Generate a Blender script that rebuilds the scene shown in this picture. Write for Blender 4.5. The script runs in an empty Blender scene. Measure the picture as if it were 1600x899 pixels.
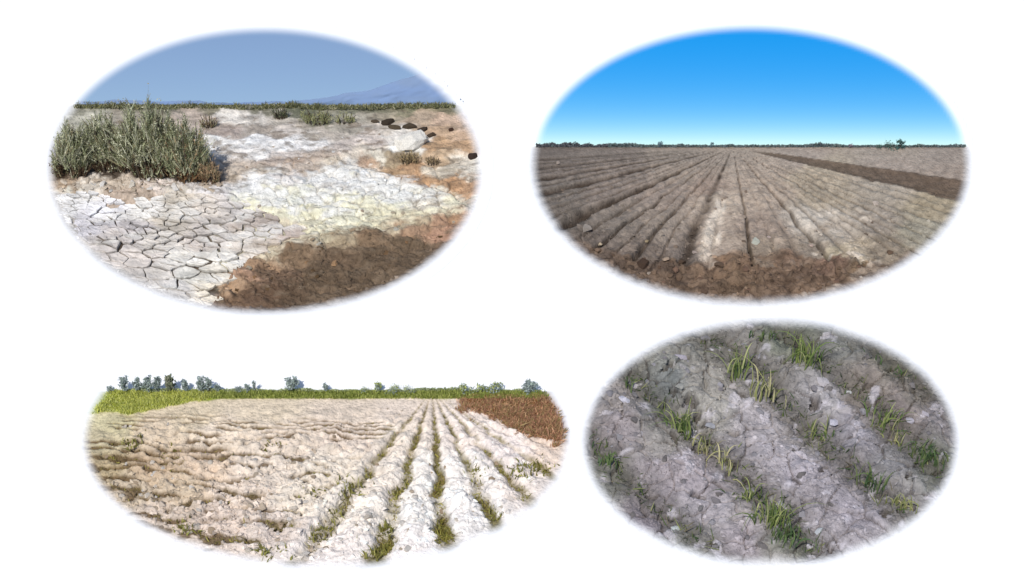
import bpy, bmesh, math, random
import numpy as np
from mathutils import Vector

# ------------------------------------------------------------------ camera, world, sun, exposure
R = math.radians
scene = bpy.context.scene
col = scene.collection
DIST, PITCH = 26.0, R(42.0)
CAM = np.array([0.0, -DIST * math.cos(PITCH), DIST * math.sin(PITCH)])
cd = bpy.data.cameras.new('camera')
cd.sensor_width = 36.0
cd.lens = 36.0 * DIST / 16.0
cd.clip_end = 1000.0
cam = bpy.data.objects.new('camera', cd)
cam.location = CAM
cam.rotation_euler = (math.pi / 2 - PITCH, 0, 0)
col.objects.link(cam)
scene.camera = cam

SUN_EL, SUN_AZ = R(57.0), R(24.0)            # behind the camera, a little to the left
world = bpy.data.worlds.new('World')
scene.world = world
world.use_nodes = True
wn = world.node_tree
bg = wn.nodes['Background']
sky = wn.nodes.new('ShaderNodeTexSky')
sky.sky_type = 'NISHITA'
sky.sun_disc = False
sky.sun_elevation = SUN_EL
sky.sun_rotation = R(180.0) + SUN_AZ
wn.links.new(sky.outputs[0], bg.inputs[0])
bg.inputs[1].default_value = 0.11
sl = bpy.data.lights.new('sun', 'SUN')
sl.energy = 3.6
sl.angle = R(0.6)
sl.color = (1.0, 0.97, 0.93)
sun = bpy.data.objects.new('sun', sl)
sun.rotation_euler = (math.pi / 2 - SUN_EL, 0, -SUN_AZ)
col.objects.link(sun)
scene.view_settings.view_transform = 'Standard'
scene.view_settings.look = 'None'
scene.view_settings.exposure = 0.0
scene.view_settings.gamma = 1.0
scene.view_settings.use_curve_mapping = False
LIGHT = 1.22                                  # picture value of a white surface in this light

# ------------------------------------------------------------------ layout helpers
FW = np.array([0, math.cos(PITCH), -math.sin(PITCH)])
UP = np.array([0, math.sin(PITCH), math.cos(PITCH)])


def ray(u, v):
    u = np.asarray(u, float); v = np.asarray(v, float)
    a = (u - 800.0) * 0.01 / DIST; b = (449.5 - v) * 0.01 / DIST
    return np.stack([a, FW[1] + b * UP[1], FW[2] + b * UP[2]], -1)


def P(u, v, z=0.0):
    d = ray(u, v)
    t = (z - CAM[2]) / d[..., 2]
    return CAM + d * t[..., None]


def to_px(p):
    q = np.asarray(p, float) - CAM
    dz = q @ FW
    return 800.0 + q[..., 0] / dz * DIST * 100, 449.5 - (q @ UP) / dz * DIST * 100


def height_at(u, vbase, vtop):
    """height of an upright thing standing at (u, vbase) that reaches up to vtop"""
    y = P(u, vbase)[1]
    d = ray(u, vtop)
    t = (y - CAM[1]) / d[1]
    return float(CAM[2] + d[2] * t)


def px_at(u, v):
    """metres per photo pixel, across, at a floor point"""
    p = P(u, v)
    return float(np.dot(p - CAM, FW)) * 0.01 / DIST


def lin(c):
    c = np.asarray(c, float) / 255.0
    return np.where(c <= 0.04045, c / 12.92, ((c + 0.055) / 1.055) ** 2.4)


def alb(c):
    return np.minimum(lin(c) / LIGHT, 0.88)


WHITE = np.array([0.88, 0.88, 0.88])
rs = np.random.RandomState(7)
TAB = [np.random.RandomState(100 + i).rand(256, 256) for i in range(8)]


def vnoise(x, y, seed=0):
    t = TAB[seed % 8]
    x = x + 37.3 * seed; y = y + 17.9 * seed
    xi = np.floor(x).astype(int); yi = np.floor(y).astype(int)
    fx = x - xi; fy = y - yi
    fx = fx * fx * (3 - 2 * fx); fy = fy * fy * (3 - 2 * fy)
    a = t[xi & 255, yi & 255]; b = t[(xi + 1) & 255, yi & 255]
    c = t[xi & 255, (yi + 1) & 255]; d = t[(xi + 1) & 255, (yi + 1) & 255]
    return (a * (1 - fx) + b * fx) * (1 - fy) + (c * (1 - fx) + d * fx) * fy - 0.5


def fbm(x, y, octs=4, seed=0, gain=0.5):
    s = 0.0; a = 1.0
    for i in range(octs):
        s = s + a * vnoise(x * 2 ** i, y * 2 ** i, seed + i)
        a *= gain
    return s


def worley(x, y, seed=0):
    t1 = TAB[seed % 8]; t2 = TAB[(seed + 3) % 8]
    xi = np.floor(x).astype(int); yi = np.floor(y).astype(int)
    f1 = np.full(x.shape, 9.0); f2 = np.full(x.shape, 9.0); idv = np.zeros(x.shape)
    for i in (-1, 0, 1):
        for j in (-1, 0, 1):
            cx = xi + i; cy = yi + j
            px = cx + t1[cx & 255, cy & 255]; py = cy + t2[cx & 255, cy & 255]
            d = np.hypot(px - x, py - y)
            near = d < f1
            f2 = np.where(near, f1, np.minimum(f2, d))
            idv = np.where(near, t1[(cx + 91) & 255, (cy + 53) & 255], idv)
            f1 = np.where(near, d, f1)
    return f1, f2, idv


def sst(a, b, x):
    t = np.clip((x - a) / (b - a), 0, 1)
    return t * t * (3 - 2 * t)


def mix(a, b, t):
    t = np.asarray(t)[..., None]
    return a * (1 - t) + b * t


ELL = {'TL': (414, 266, 336, 222), 'TR': (1173, 258, 341, 217), 'BL': (509, 690, 377, 196), 'BR': (1204, 692, 290, 190)}


def edge(k, u, v):
    """distance in photo pixels inside the oval bed"""
    cx, cy, a, b = ELL[k]
    x = u - cx; y = v - cy
    g = 2 * np.sqrt((x / a ** 2) ** 2 + (y / b ** 2) ** 2) + 1e-9
    return (1 - (x / a) ** 2 - (y / b) ** 2) / g


def rim(k, u, v):
    return 1 - sst(-10, 13, edge(k, u, v))


def hrim(k, u, v):
    """relief sinks to the floor level towards the edge of a bed"""
    return sst(-8, 60 if k == 'BL' else 34, edge(k, u, v))


def field(pts, u, v, ay=1.8, power=5.0):
    """soil colour laid out by patches: pts = (u, v, (r, g, b))"""
    acc = 0.0; w = 0.0
    for (pu, pv, c) in pts:
        d = ((u - pu) ** 2 + (ay * (v - pv)) ** 2 + 30.0) ** (-power / 2)
        acc = acc + d[..., None] * lin(c); w = w + d
    return acc / w[..., None] / LIGHT


# ------------------------------------------------------------------ mesh and material helpers
def tag(o, label=None, cat=None, group=None, kind=None):
    if label: o['label'] = label
    if cat: o['category'] = cat
    if group: o['group'] = group
    if kind: o['kind'] = kind
    return o


def mesh(name, verts, faces, cols=None, smooth=True):
    m = bpy.data.meshes.new(name)
    verts = np.asarray(verts, float)
    if isinstance(faces, np.ndarray):
        n, k = faces.shape
        m.vertices.add(len(verts)); m.vertices.foreach_set('co', verts.ravel())
        m.loops.add(n * k); m.loops.foreach_set('vertex_index', faces.ravel().astype(np.int32))
        m.polygons.add(n)
        m.polygons.foreach_set('loop_start', np.arange(0, n * k, k, dtype=np.int32))
        m.polygons.foreach_set('loop_total', np.full(n, k, dtype=np.int32))
        m.update(calc_edges=True)
    else:
        m.from_pydata([tuple(p) for p in verts], [], faces)
    if cols is not None:
        at = m.attributes.new('Col', 'FLOAT_COLOR', 'POINT')
        c = np.ones((len(verts), 4)); c[:, :3] = cols[:, :3] if hasattr(cols, 'shape') else cols
        if hasattr(cols, 'shape') and cols.shape[1] == 4: c[:, 3] = cols[:, 3]
        at.data.foreach_set('color', c.ravel())
    m.polygons.foreach_set('use_smooth', np.full(len(m.polygons), smooth))
    m.update()
    return m


def obj(name, m, mat=None, parent=None, loc=None):
    o = bpy.data.objects.new(name, m)
    if mat is not None and not m.materials: m.materials.append(mat)
    col.objects.link(o)
    if parent is not None: o.parent = parent
    if loc is not None: o.location = [float(q) for q in loc]
    return o


def empty(name, loc):
    o = bpy.data.objects.new(name, None)
    o.empty_display_size = 0.1
    o.location = [float(q) for q in loc]
    col.objects.link(o)
    return o


def material(name, nscale=14.0, namp=0.35, bscale=40.0, bdist=0.02, rough=0.95, source='Col', spec=0.15, trans=0.0):
    m = bpy.data.materials.new(name); m.use_nodes = True
    nt = m.node_tree; N = nt.nodes; L = nt.links
    bs = N['Principled BSDF']
    bs.inputs['Roughness'].default_value = rough
    bs.inputs['Specular IOR Level'].default_value = spec
    tc = N.new('ShaderNodeTexCoord')
    if source == 'Col':
        a = N.new('ShaderNodeAttribute'); a.attribute_name = 'Col'; src = a.outputs['Color']
    elif source == 'Object':
        a = N.new('ShaderNodeObjectInfo'); src = a.outputs['Color']
    else:
        a = N.new('ShaderNodeRGB'); a.outputs[0].default_value = (*source, 1); src = a.outputs[0]
    if namp > 0:
        n = N.new('ShaderNodeTexNoise'); n.inputs['Scale'].default_value = nscale; n.inputs['Detail'].default_value = 6; n.inputs['Roughness'].default_value = 0.65
        L.new(tc.outputs['Object'], n.inputs['Vector'])
        mr = N.new('ShaderNodeMapRange')
        mr.inputs['From Min'].default_value = 0.3; mr.inputs['From Max'].default_value = 0.7
        mr.inputs['To Min'].default_value = 1 - namp; mr.inputs['To Max'].default_value = 1 + namp
        L.new(n.outputs['Fac'], mr.inputs['Value'])
        if source == 'Col':                             # grain fades where the white border begins
            for key, sg in (('To Min', -1), ('To Max', 1)):
                mm = N.new('ShaderNodeMath'); mm.operation = 'MULTIPLY_ADD'; mm.inputs[1].default_value = sg * namp; mm.inputs[2].default_value = 1.0
                L.new(a.outputs['Alpha'], mm.inputs[0]); L.new(mm.outputs[0], mr.inputs[key])
        mx = N.new('ShaderNodeVectorMath'); mx.operation = 'MULTIPLY'
        L.new(src, mx.inputs[0]); L.new(mr.outputs[0], mx.inputs[1]); src = mx.outputs[0]
        mn = N.new('ShaderNodeVectorMath'); mn.operation = 'MINIMUM'; mn.inputs[1].default_value = (0.88, 0.88, 0.88)
        L.new(src, mn.inputs[0]); src = mn.outputs[0]
    L.new(src, bs.inputs['Base Color'])
    if bdist > 0:
        n2 = N.new('ShaderNodeTexNoise'); n2.inputs['Scale'].default_value = bscale; n2.inputs['Detail'].default_value = 5
        L.new(tc.outputs['Object'], n2.inputs['Vector'])
        bp = N.new('ShaderNodeBump'); bp.inputs['Distance'].default_value = bdist; bp.inputs['Strength'].default_value = 0.8
        if source == 'Col' and namp > 0:
            mb = N.new('ShaderNodeMath'); mb.operation = 'MULTIPLY'; mb.inputs[1].default_value = 0.9
            L.new(a.outputs['Alpha'], mb.inputs[0]); L.new(mb.outputs[0], bp.inputs['Strength'])
        L.new(n2.outputs['Fac'], bp.inputs['Height']); L.new(bp.outputs[0], bs.inputs['Normal'])
    if trans > 0:
        tr = N.new('ShaderNodeBsdfTranslucent'); ms = N.new('ShaderNodeMixShader'); ms.inputs[0].default_value = trans
        L.new(src, tr.inputs['Color']); L.new(bs.outputs[0], ms.inputs[1]); L.new(tr.outputs[0], ms.inputs[2])
        L.new(ms.outputs[0], N['Material Output'].inputs['Surface'])
    return m


M_SOIL = material('soil', 11, 0.24, 26, 0.035)
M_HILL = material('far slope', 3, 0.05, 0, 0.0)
M_CRUMB = material('crumb', 0, 0.0, 0, 0.0)
M_PLATE = material('salt crust', 12, 0.16, 30, 0.02)
M_CLOD = material('clod', 16, 0.25, 30, 0.02, source='Object')
M_LEAF = material('leaf', 0, 0.0, 0, 0.0, rough=0.7, trans=0.25)
M_BARK = material('bark', 30, 0.3, 60, 0.004, source=(0.07, 0.055, 0.04))
M_FLOOR = material('white floor', 1, 0.0, 0, 0.0, rough=0.9, source=(0.88, 0.88, 0.88), spec=0.0)

# ------------------------------------------------------------------ white floor
def bed_outline(k, vh, d=17.0):
    cx, cy, a, b = ELL[k]
    t = np.linspace(0, 2 * math.pi, 120, endpoint=False)
    u = cx + (a + d) * np.cos(t); v = cy + (b + d) * np.sin(t)
    if vh is not None:
        top = vh + 1.5
        half = (a + d) * math.sqrt(1 - ((cy - top) / (b + d)) ** 2)
        keep = v > top + .5
        i0 = int(np.argmax(~keep)); order = np.roll(np.arange(120), -i0); order = order[keep[order]]
        u = np.concatenate([u[order], [cx + half], ]); v = np.concatenate([v[order], [top]])
        u = np.concatenate([[cx - half], u[::-1]])[::-1]; v = np.concatenate([[top], v[::-1]])[::-1]
    return [tuple(p[:2]) for p in P(u, v)]


VH = {'TL': 163.0, 'TR': 229.0, 'BL': 612.0, 'BR': None}
bm = bmesh.new()
for loop in [[(-150, -150), (150, -150), (150, 250), (-150, 250)]] + [bed_outline(k, VH[k]) for k in ELL]:
    # angular order round the centre keeps each outline simple
    mx = sum(p[0] for p in loop) / len(loop); my = sum(p[1] for p in loop) / len(loop)
    loop = sorted(loop, key=lambda p: math.atan2(p[1] - my, p[0] - mx))
    vs_ = [bm.verts.new((x, y, 0)) for (x, y) in loop]
    for i in range(len(vs_)): bm.edges.new((vs_[i], vs_[(i + 1) % len(vs_)]))
bmesh.ops.triangle_fill(bm, edges=bm.edges[:], use_beauty=True, normal=(0, 0, 1))
m = bpy.data.meshes.new('floor'); bm.to_mesh(m); bm.free()
f = obj('floor', m, M_FLOOR)
tag(f, 'seamless matt white floor round the four oval beds', kind='structure')


def bed(name, k, vh, hfun, cfun, label, step=1.7):
    cx, cy, a, b = ELL[k]
    us = np.arange(cx - a - 24, cx + a + 25, step)
    v0 = cy - b - 24 if vh is None else vh
    vs = np.arange(v0, cy + b + 25, step * 0.9)
    U, V = np.meshgrid(us, vs)
    d = edge(k, U, V); rm = rim(k, U, V)
    z = hfun(U, V) * hrim(k, U, V) + 0.006
    if vh is not None:
        z = z * sst(vh - 1, vh + 5, V) + 0.002
    p = P(U, V); p[..., 2] += z
    c = mix(np.clip(cfun(U, V), 0.01, 0.88), WHITE, rm)
    ny, nx = U.shape
    idx = np.arange(nx * ny).reshape(ny, nx)
    q = np.stack([idx[1:, :-1], idx[1:, 1:], idx[:-1, 1:], idx[:-1, :-1]], -1).reshape(-1, 4)
    keep = (d.ravel()[q] > -22).all(1)
    q = q[keep]
    used = np.unique(q); remap = np.full(nx * ny, -1); remap[used] = np.arange(len(used))
    c = np.concatenate([c, (1 - rm)[..., None]], -1)
    o = obj(name, mesh(name, p.reshape(-1, 3)[used], remap[q], c.reshape(-1, 4)[used]), M_SOIL)
    tag(o, label, kind='structure')
    return o


# ---------------------------------------------------------------- sky backdrops (leaning back half ovals)
def sky_material(name, air, dust, ozone, hue, sat, vpow, vmul):
    m = bpy.data.materials.new(name); m.use_nodes = True
    nt = m.node_tree; N = nt.nodes; L = nt.links
    N.remove(N['Principled BSDF'])
    at = N.new('ShaderNodeAttribute'); at.attribute_name = 'skydir'
    st = N.new('ShaderNodeTexSky'); st.sky_type = 'NISHITA'; st.sun_disc = False
    st.sun_elevation = R(40); st.sun_rotation = R(180); st.air_density = air; st.dust_density = dust; st.ozone_density = ozone
    L.new(at.outputs['Vector'], st.inputs['Vector'])

    def mth(op, x, y, clamp=False):
        n = N.new('ShaderNodeMath'); n.operation = op; n.use_clamp = clamp
        L.new(x, n.inputs[0]); n.inputs[1].default_value = y
        return n.outputs[0]
    sp = N.new('ShaderNodeSeparateColor'); sp.mode = 'HSV'; L.new(st.outputs[0], sp.inputs[0])
    cb = N.new('ShaderNodeCombineColor'); cb.mode = 'HSV'
    L.new(mth('ADD', sp.outputs[0], hue), cb.inputs[0])
    L.new(mth('MULTIPLY', sp.outputs[1], sat, True), cb.inputs[1])
    L.new(mth('MULTIPLY', mth('POWER', mth('MULTIPLY', sp.outputs[2], 0.11), vpow), vmul), cb.inputs[2])
    em = N.new('ShaderNodeEmission'); em.inputs['Strength'].default_value = 1.0
    L.new(cb.outputs[0], em.inputs['Color'])
    df = N.new('ShaderNodeBsdfDiffuse'); df.inputs['Color'].default_value = (0.88, 0.88, 0.88, 1)
    ra = N.new('ShaderNodeAttribute'); ra.attribute_name = 'rimwhite'
    ms = N.new('ShaderNodeMixShader')
    L.new(ra.outputs['Fac'], ms.inputs[0]); L.new(em.outputs[0], ms.inputs[1]); L.new(df.outputs[0], ms.inputs[2])
    L.new(ms.outputs[0], N['Material Output'].inputs['Surface'])
    return m


LEAN = R(36.0)
NRM = np.array([0, -math.cos(LEAN), math.sin(LEAN)])


def on_panel(k, vh, u, v, off=0.0):
    base = P(800.0, vh) + np.array([0, 0.008, 0])
    d = ray(u, v)
    t = ((base - CAM) @ NRM + off) / (d @ NRM)
    return CAM + d * t[..., None]


def sky_panel(k, vh, mat, el0, el1, label):
    cx, cy, a, b = ELL[k]
    top = cy - b
    us = np.linspace(cx - a - 16, cx + a + 16, 150)
    vs = np.linspace(top - 16, vh + 4, 56)
    U, V = np.meshgrid(us, vs)
    d = edge(k, U, V)
    p = on_panel(k, vh, U, V)
    el = el0 + (el1 - el0) * np.clip((vh - V) / (vh - top), 0, 1.1) ** 1.25
    az = (U - cx) / a * R(32)
    sd = np.stack([np.sin(az) * np.cos(el), np.cos(az) * np.cos(el), np.sin(el)], -1)
    ny, nx = U.shape
    idx = np.arange(nx * ny).reshape(ny, nx)
    q = np.stack([idx[1:, :-1], idx[1:, 1:], idx[:-1, 1:], idx[:-1, :-1]], -1).reshape(-1, 4)
    q = q[(d.ravel()[q] > -13).all(1)]
    used = np.unique(q); remap = np.full(nx * ny, -1); remap[used] = np.arange(len(used))
    m = mesh('sky', p.reshape(-1, 3)[used], remap[q])
    a1 = m.attributes.new('skydir', 'FLOAT_VECTOR', 'POINT'); a1.data.foreach_set('vector', sd.reshape(-1, 3)[used].ravel())
    a2 = m.attributes.new('rimwhite', 'FLOAT', 'POINT'); a2.data.foreach_set('value', rim(k, U, V).ravel()[used])
    o = obj('sky', m, mat)
    s = o.modifiers.new('thick', 'SOLIDIFY'); s.thickness = 0.05; s.offset = -1
    tag(o, label, kind='structure')
    return o


# ================================================================== 1  cracked salt flat (upper left)
VH1 = 163.0
TLC = [
    # far strip
    (130, 166, (120, 118, 92)), (250, 166, (126, 122, 96)), (330, 168, (132, 124, 98)), (400, 168, (120, 116, 92)), (470, 168, (112, 114, 88)), (560, 168, (125, 124, 100)), (640, 168, (128, 126, 100)), (710, 168, (130, 124, 98)),
    (140, 175, (190, 184, 160)), (200, 180, (162, 150, 130)), (310, 182, (186, 166, 146)), (355, 181, (222, 212, 196)), (395, 184, (215, 204, 188)), (440, 187, (196, 184, 166)), (500, 188, (138, 134, 110)), (560, 180, (170, 160, 138)), (600, 188, (160, 148, 126)), (650, 184, (182, 161, 137)), (700, 184, (199, 171, 146)), (735, 190, (205, 179, 157)),
    (340, 196, (168, 151, 135)), (400, 198, (165, 151, 135)), (470, 198, (162, 150, 133)), (540, 197, (168, 158, 140)), (600, 200, (202, 190, 174)), (690, 205, (200, 169, 137)), (730, 212, (198, 167, 137)),
    (350, 206, (174, 155, 141)), (440, 206, (195, 182, 168)), (520, 207, (190, 176, 158)), (570, 212, (196, 182, 168)), (620, 214, (226, 218, 206)),
    (340, 222, (228, 224, 216)), (390, 226, (230, 228, 224)), (440, 224, (232, 228, 222)), (490, 226, (222, 216, 208)), (540, 224, (196, 180, 166)), (590, 222, (203, 187, 174)), (640, 224, (238, 234, 224)), (690, 228, (195, 160, 123)), (735, 228, (193, 158, 122)),
    (350, 240, (214, 206, 196)), (400, 238, (222, 216, 208)), (450, 240, (205, 190, 176)), (500, 242, (182, 161, 139)), (550, 242, (203, 187, 164)), (590, 244, (222, 212, 190)), (620, 248, (166, 147, 118)), (680, 244, (199, 171, 138)),
    (360, 256, (192, 173, 152)), (420, 256, (182, 161, 142)), (470, 256, (183, 157, 132)), (530, 254, (206, 187, 158)), (570, 254, (185, 150, 116)), (640, 266, (189, 152, 115)), (690, 262, (213, 200, 178)), (735, 262, (224, 214, 196)),
    (360, 272, (181, 165, 145)), (420, 270, (179, 163, 143)), (480, 266, (196, 177, 156)), (530, 268, (226, 220, 206)), (580, 266, (226, 216, 197)), (660, 282, (190, 152, 113)), (710, 284, (188, 148, 110)), (742, 292, (188, 150, 115)), (600, 264, (193, 160, 123)),
    # under and before the shrubs
    (95, 272, (108, 90, 73)), (130, 262, (92, 76, 58)), (180, 270, (86, 73, 60)), (240, 272, (100, 85, 68)), (300, 276, (108, 86, 67)), (338, 276, (134, 106, 82)),
    (100, 290, (185, 161, 134)), (150, 288, (224, 212, 195)), (200, 286, (197, 181, 161)), (250, 288, (222, 208, 196)), (310, 292, (214, 206, 198)),
    (120, 306, (216, 212, 196)), (180, 304, (192, 173, 154)), (230, 306, (186, 167, 148)), (280, 304, (216, 206, 190)), (340, 306, (222, 216, 212)),
    # white tongue
    (400, 290, (226, 224, 220)), (450, 282, (222, 214, 206)), (500, 282, (232, 228, 220)), (560, 284, (232, 230, 224)), (610, 288, (232, 228, 216)), (650, 300, (230, 224, 204)), (690, 312, (226, 214, 192)),
    (400, 316, (226, 224, 204)), (450, 312, (228, 226, 206)), (500, 312, (234, 230, 210)), (560, 308, (230, 228, 216)), (610, 312, (230, 228, 212)), (670, 326, (212, 202, 183)), (715, 318, (200, 181, 157)),
    (470, 332, (228, 224, 196)), (530, 332, (232, 228, 200)), (590, 332, (214, 206, 177)), (640, 340, (192, 173, 142)), (690, 344, (188, 150, 120)), (720, 345, (182, 144, 110)),
    (430, 348, (186, 169, 151)), (490, 352, (226, 216, 194)), (545, 352, (224, 218, 192)), (600, 352, (192, 176, 148)), (650, 358, (170, 138, 110)), (700, 362, (179, 140, 113)),
    (470, 372, (205, 192, 167)), (520, 372, (172, 153, 124)), (580, 374, (135, 111, 86)), (640, 378, (115, 96, 75)), (690, 384, (122, 101, 81)),
    (420, 386, (202, 186, 158)), (460, 392, (135, 111, 86)), (520, 398, (112, 92, 72)), (600, 400, (106, 88, 69)), (660, 404, (110, 92, 73)),
    (400, 408, (170, 138, 107)), (430, 424, (114, 92, 73)), (500, 428, (104, 86, 67)), (570, 434, (106, 88, 69)), (620, 436, (126, 107, 86)),
    (380, 428, (177, 142, 115)), (360, 446, (184, 152, 120)), (400, 456, (109, 86, 67)), (460, 460, (100, 81, 63)), (520, 462, (113, 94, 74)), (360, 470, (127, 101, 78)), (420, 482, (108, 86, 67)),
    # crack colour below the plates
    (130, 340, (96, 85, 75)), (220, 350, (88, 77, 66)), (300, 360, (83, 72, 61)), (380, 356, (93, 80, 67)), (200, 400, (83, 72, 61)), (280, 420, (74, 62, 51)), (330, 450, (77, 64, 50)), (350, 400, (86, 74, 59)),
]
PLATE_EDGE = [(80, 300), (140, 299), (210, 314), (260, 302), (330, 306), (390, 318), (430, 336), (478, 350), (486, 368), (440, 384), (392, 402), (368, 420), (350, 446), (330, 478), (250, 500), (60, 420)]


def inside(poly, u, v):
    u = np.asarray(u, float); v = np.asarray(v, float)
    r = np.zeros(u.shape, bool); n = len(poly)
    for i in range(n):
        x1, y1 = poly[i]; x2, y2 = poly[(i + 1) % n]
        if y1 == y2: continue
        r ^= ((y1 > v) != (y2 > v)) & (u < (x2 - x1) * (v - y1) / (y2 - y1) + x1)
    return r


def h_plate(u, v):
    return 0.13 * fbm(u / 90, v / 34, 2, 1)


def mud(u, v):
    """1 in the brown mud of the lower right"""
    line = np.interp(u, [320, 350, 400, 450, 520, 600, 700, 760], [492, 452, 412, 394, 380, 366, 350, 345])
    return sst(-10, 16, v - line + 26 * fbm(u / 34, v / 15, 5, 5, .6))


def h_tl(u, v):
    k = sst(160, 330, v) * 0.8 + 0.2
    z = 0.13 * k * fbm(u / 90, v / 34, 2, 1) + 0.045 * k * fbm(u / 22, v / 9, 4, 2)
    z = z + 0.05 * np.maximum(fbm(u / 13, v / 5, 3, 4), 0)
    f1, f2, _ = worley(u / 30 + fbm(u / 30, v / 20, 2, 6), v / 14, 1)
    z = z + 0.05 * k * sst(0.0, 0.18, f2 - f1) * sst(200, 260, v)
    m = mud(u, v)
    z = z * (1 - 0.2 * m) - 0.10 * m + 0.09 * m * fbm(u / 18, v / 9, 4, 3)
    # sand wash runs lower than the salt tongue
    line = np.interp(u, [530, 600, 660, 705, 740], [256, 268, 284, 306, 330])
    wash = sst(-3, 5, line - v) * sst(520, 560, u) * sst(236, 250, v)
    z = z - 0.02 - 0.09 * wash
    return np.where(inside(PLATE_EDGE, u, v), h_plate(u, v) - .05 + .02 * fbm(u / 9, v / 5, 3, 2), z)


def c_tl(u, v):
    wu = u + 26 * fbm(u / 30, v / 12, 5, 2, .6); wv = v + 13 * fbm(u / 28, v / 11, 5, 5, .6)
    c = field(TLC, wu, wv, 2.0, 6.0) * 1.06
    n = fbm(u / 9, v / 4, 4, 7)
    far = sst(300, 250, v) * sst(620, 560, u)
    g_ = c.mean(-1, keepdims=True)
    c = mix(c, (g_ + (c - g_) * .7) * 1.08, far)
    sand = 1 - far
    c = mix(c, g_ + (c - g_) * np.array([.92, .92, .92]), sand)
    top = np.interp(u, [330, 400, 460, 520, 560, 620, 680, 720], [300, 282, 272, 262, 262, 272, 294, 312])
    bot = np.interp(u, [330, 360, 400, 450, 520, 600, 660, 720], [440, 426, 398, 382, 364, 348, 334, 322])
    wob = 30 * fbm(u / 32, v / 12, 5, 6, .65)
    salt = sst(-6, 12, v - top + wob) * sst(-8, 16, bot - v + wob) * sst(320, 400, u + 2 * wob)
    salt = salt * (1 - .55 * sst(.12, .35, fbm(u / 34, v / 9, 4, 2)))
    c = mix(c, mix(np.broadcast_to(alb((240, 238, 232)), u.shape + (3,)), alb((236, 230, 200)), sst(300, 335, v + 2 * wob)), .8 * salt)
    st = fbm(u / 26, v / 3.2, 4, 1)
    c = c * (1 + (0.34 * n + .42 * st * (1 - .6 * mud(u, v))) * (1 - .55 * salt))[..., None]
    c = mix(c, alb((124, 108, 90)), .6 * sst(.22, .42, fbm(u / 18, v / 5, 4, 3)) * sst(172, 190, v) * (1 - .4 * salt))
    f1, f2, _ = worley(u / 30 + fbm(u / 30, v / 20, 2, 6), v / 14, 1)
    crack = (1 - sst(0.0, 0.07, f2 - f1)) * sst(270, 290, v) * (1 - mud(u, v)) * sst(-0.1, 0.3, fbm(u / 40, v / 30, 2, 3) - 0.02)
    c = mix(c, alb((92, 78, 62)), 0.7 * crack)
    return mix(c, alb((214, 207, 198)), .9 * sst(34, 12, edge('TL', u, v)) * inside(PLATE_EDGE, u, v))


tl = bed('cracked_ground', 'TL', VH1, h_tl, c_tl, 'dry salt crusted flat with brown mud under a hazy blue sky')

# clay plates curling on the flat: one object each
rp = random.Random(4)
pts = []
tries = 0
while tries < 9000:
    tries += 1
    u = rp.uniform(60, 500); v = rp.uniform(285, 500)
    s = (7.5 + 9 * sst(300, 460, v)) * rp.choice((.55, .75, 1, 1, 1.3, 1.6))                       # nearer plates are larger
    if all(math.hypot((u - a) / 2.6, v - b - .10 * (u - a)) > 0.5 * (s + c) * 0.80 for (a, b, c) in pts): pts.append((u, v, s))
PLC = [(110, 318, (216, 212, 206)), (170, 330, (226, 222, 222)), (235, 322, (232, 226, 216)), (280, 318, (205, 190, 166)), (140, 350, (196, 190, 192)), (200, 352, (186, 176, 172)), (260, 345, (182, 168, 146)), (320, 330, (212, 198, 180)),
       (360, 320, (205, 194, 184)), (330, 352, (184, 172, 160)), (400, 350, (182, 164, 148)), (450, 360, (186, 164, 146)), (180, 376, (186, 174, 164)), (250, 376, (196, 186, 172)), (320, 376, (190, 176, 162)), (390, 374, (192, 174, 152)),
       (300, 402, (226, 218, 202)), (350, 400, (228, 220, 204)), (220, 404, (204, 190, 176)), (260, 424, (206, 196, 182)), (300, 432, (212, 206, 190)), (340, 424, (214, 202, 180)), (280, 450, (204, 196, 186)), (330, 450, (222, 206, 176)), (230, 440, (200, 190, 178))]
def crust(u, v):
    u = np.asarray(u, float); v = np.asarray(v, float)
    c = field(PLC, u + 22 * fbm(u / 30, v / 14, 3, 3), v + 12 * fbm(u / 34, v / 16, 3, 4), 1.8) * 1.24
    g_ = c.mean(-1, keepdims=True)
    c = (g_ + (c - g_) * .65) * (1 + .40 * fbm(u / 22, v / 9, 4, 6))[..., None]
    return mix(c, alb((238, 234, 226)), .7 * sst(.05, .4, fbm(u / 40, v / 14, 3, 2)))


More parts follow.
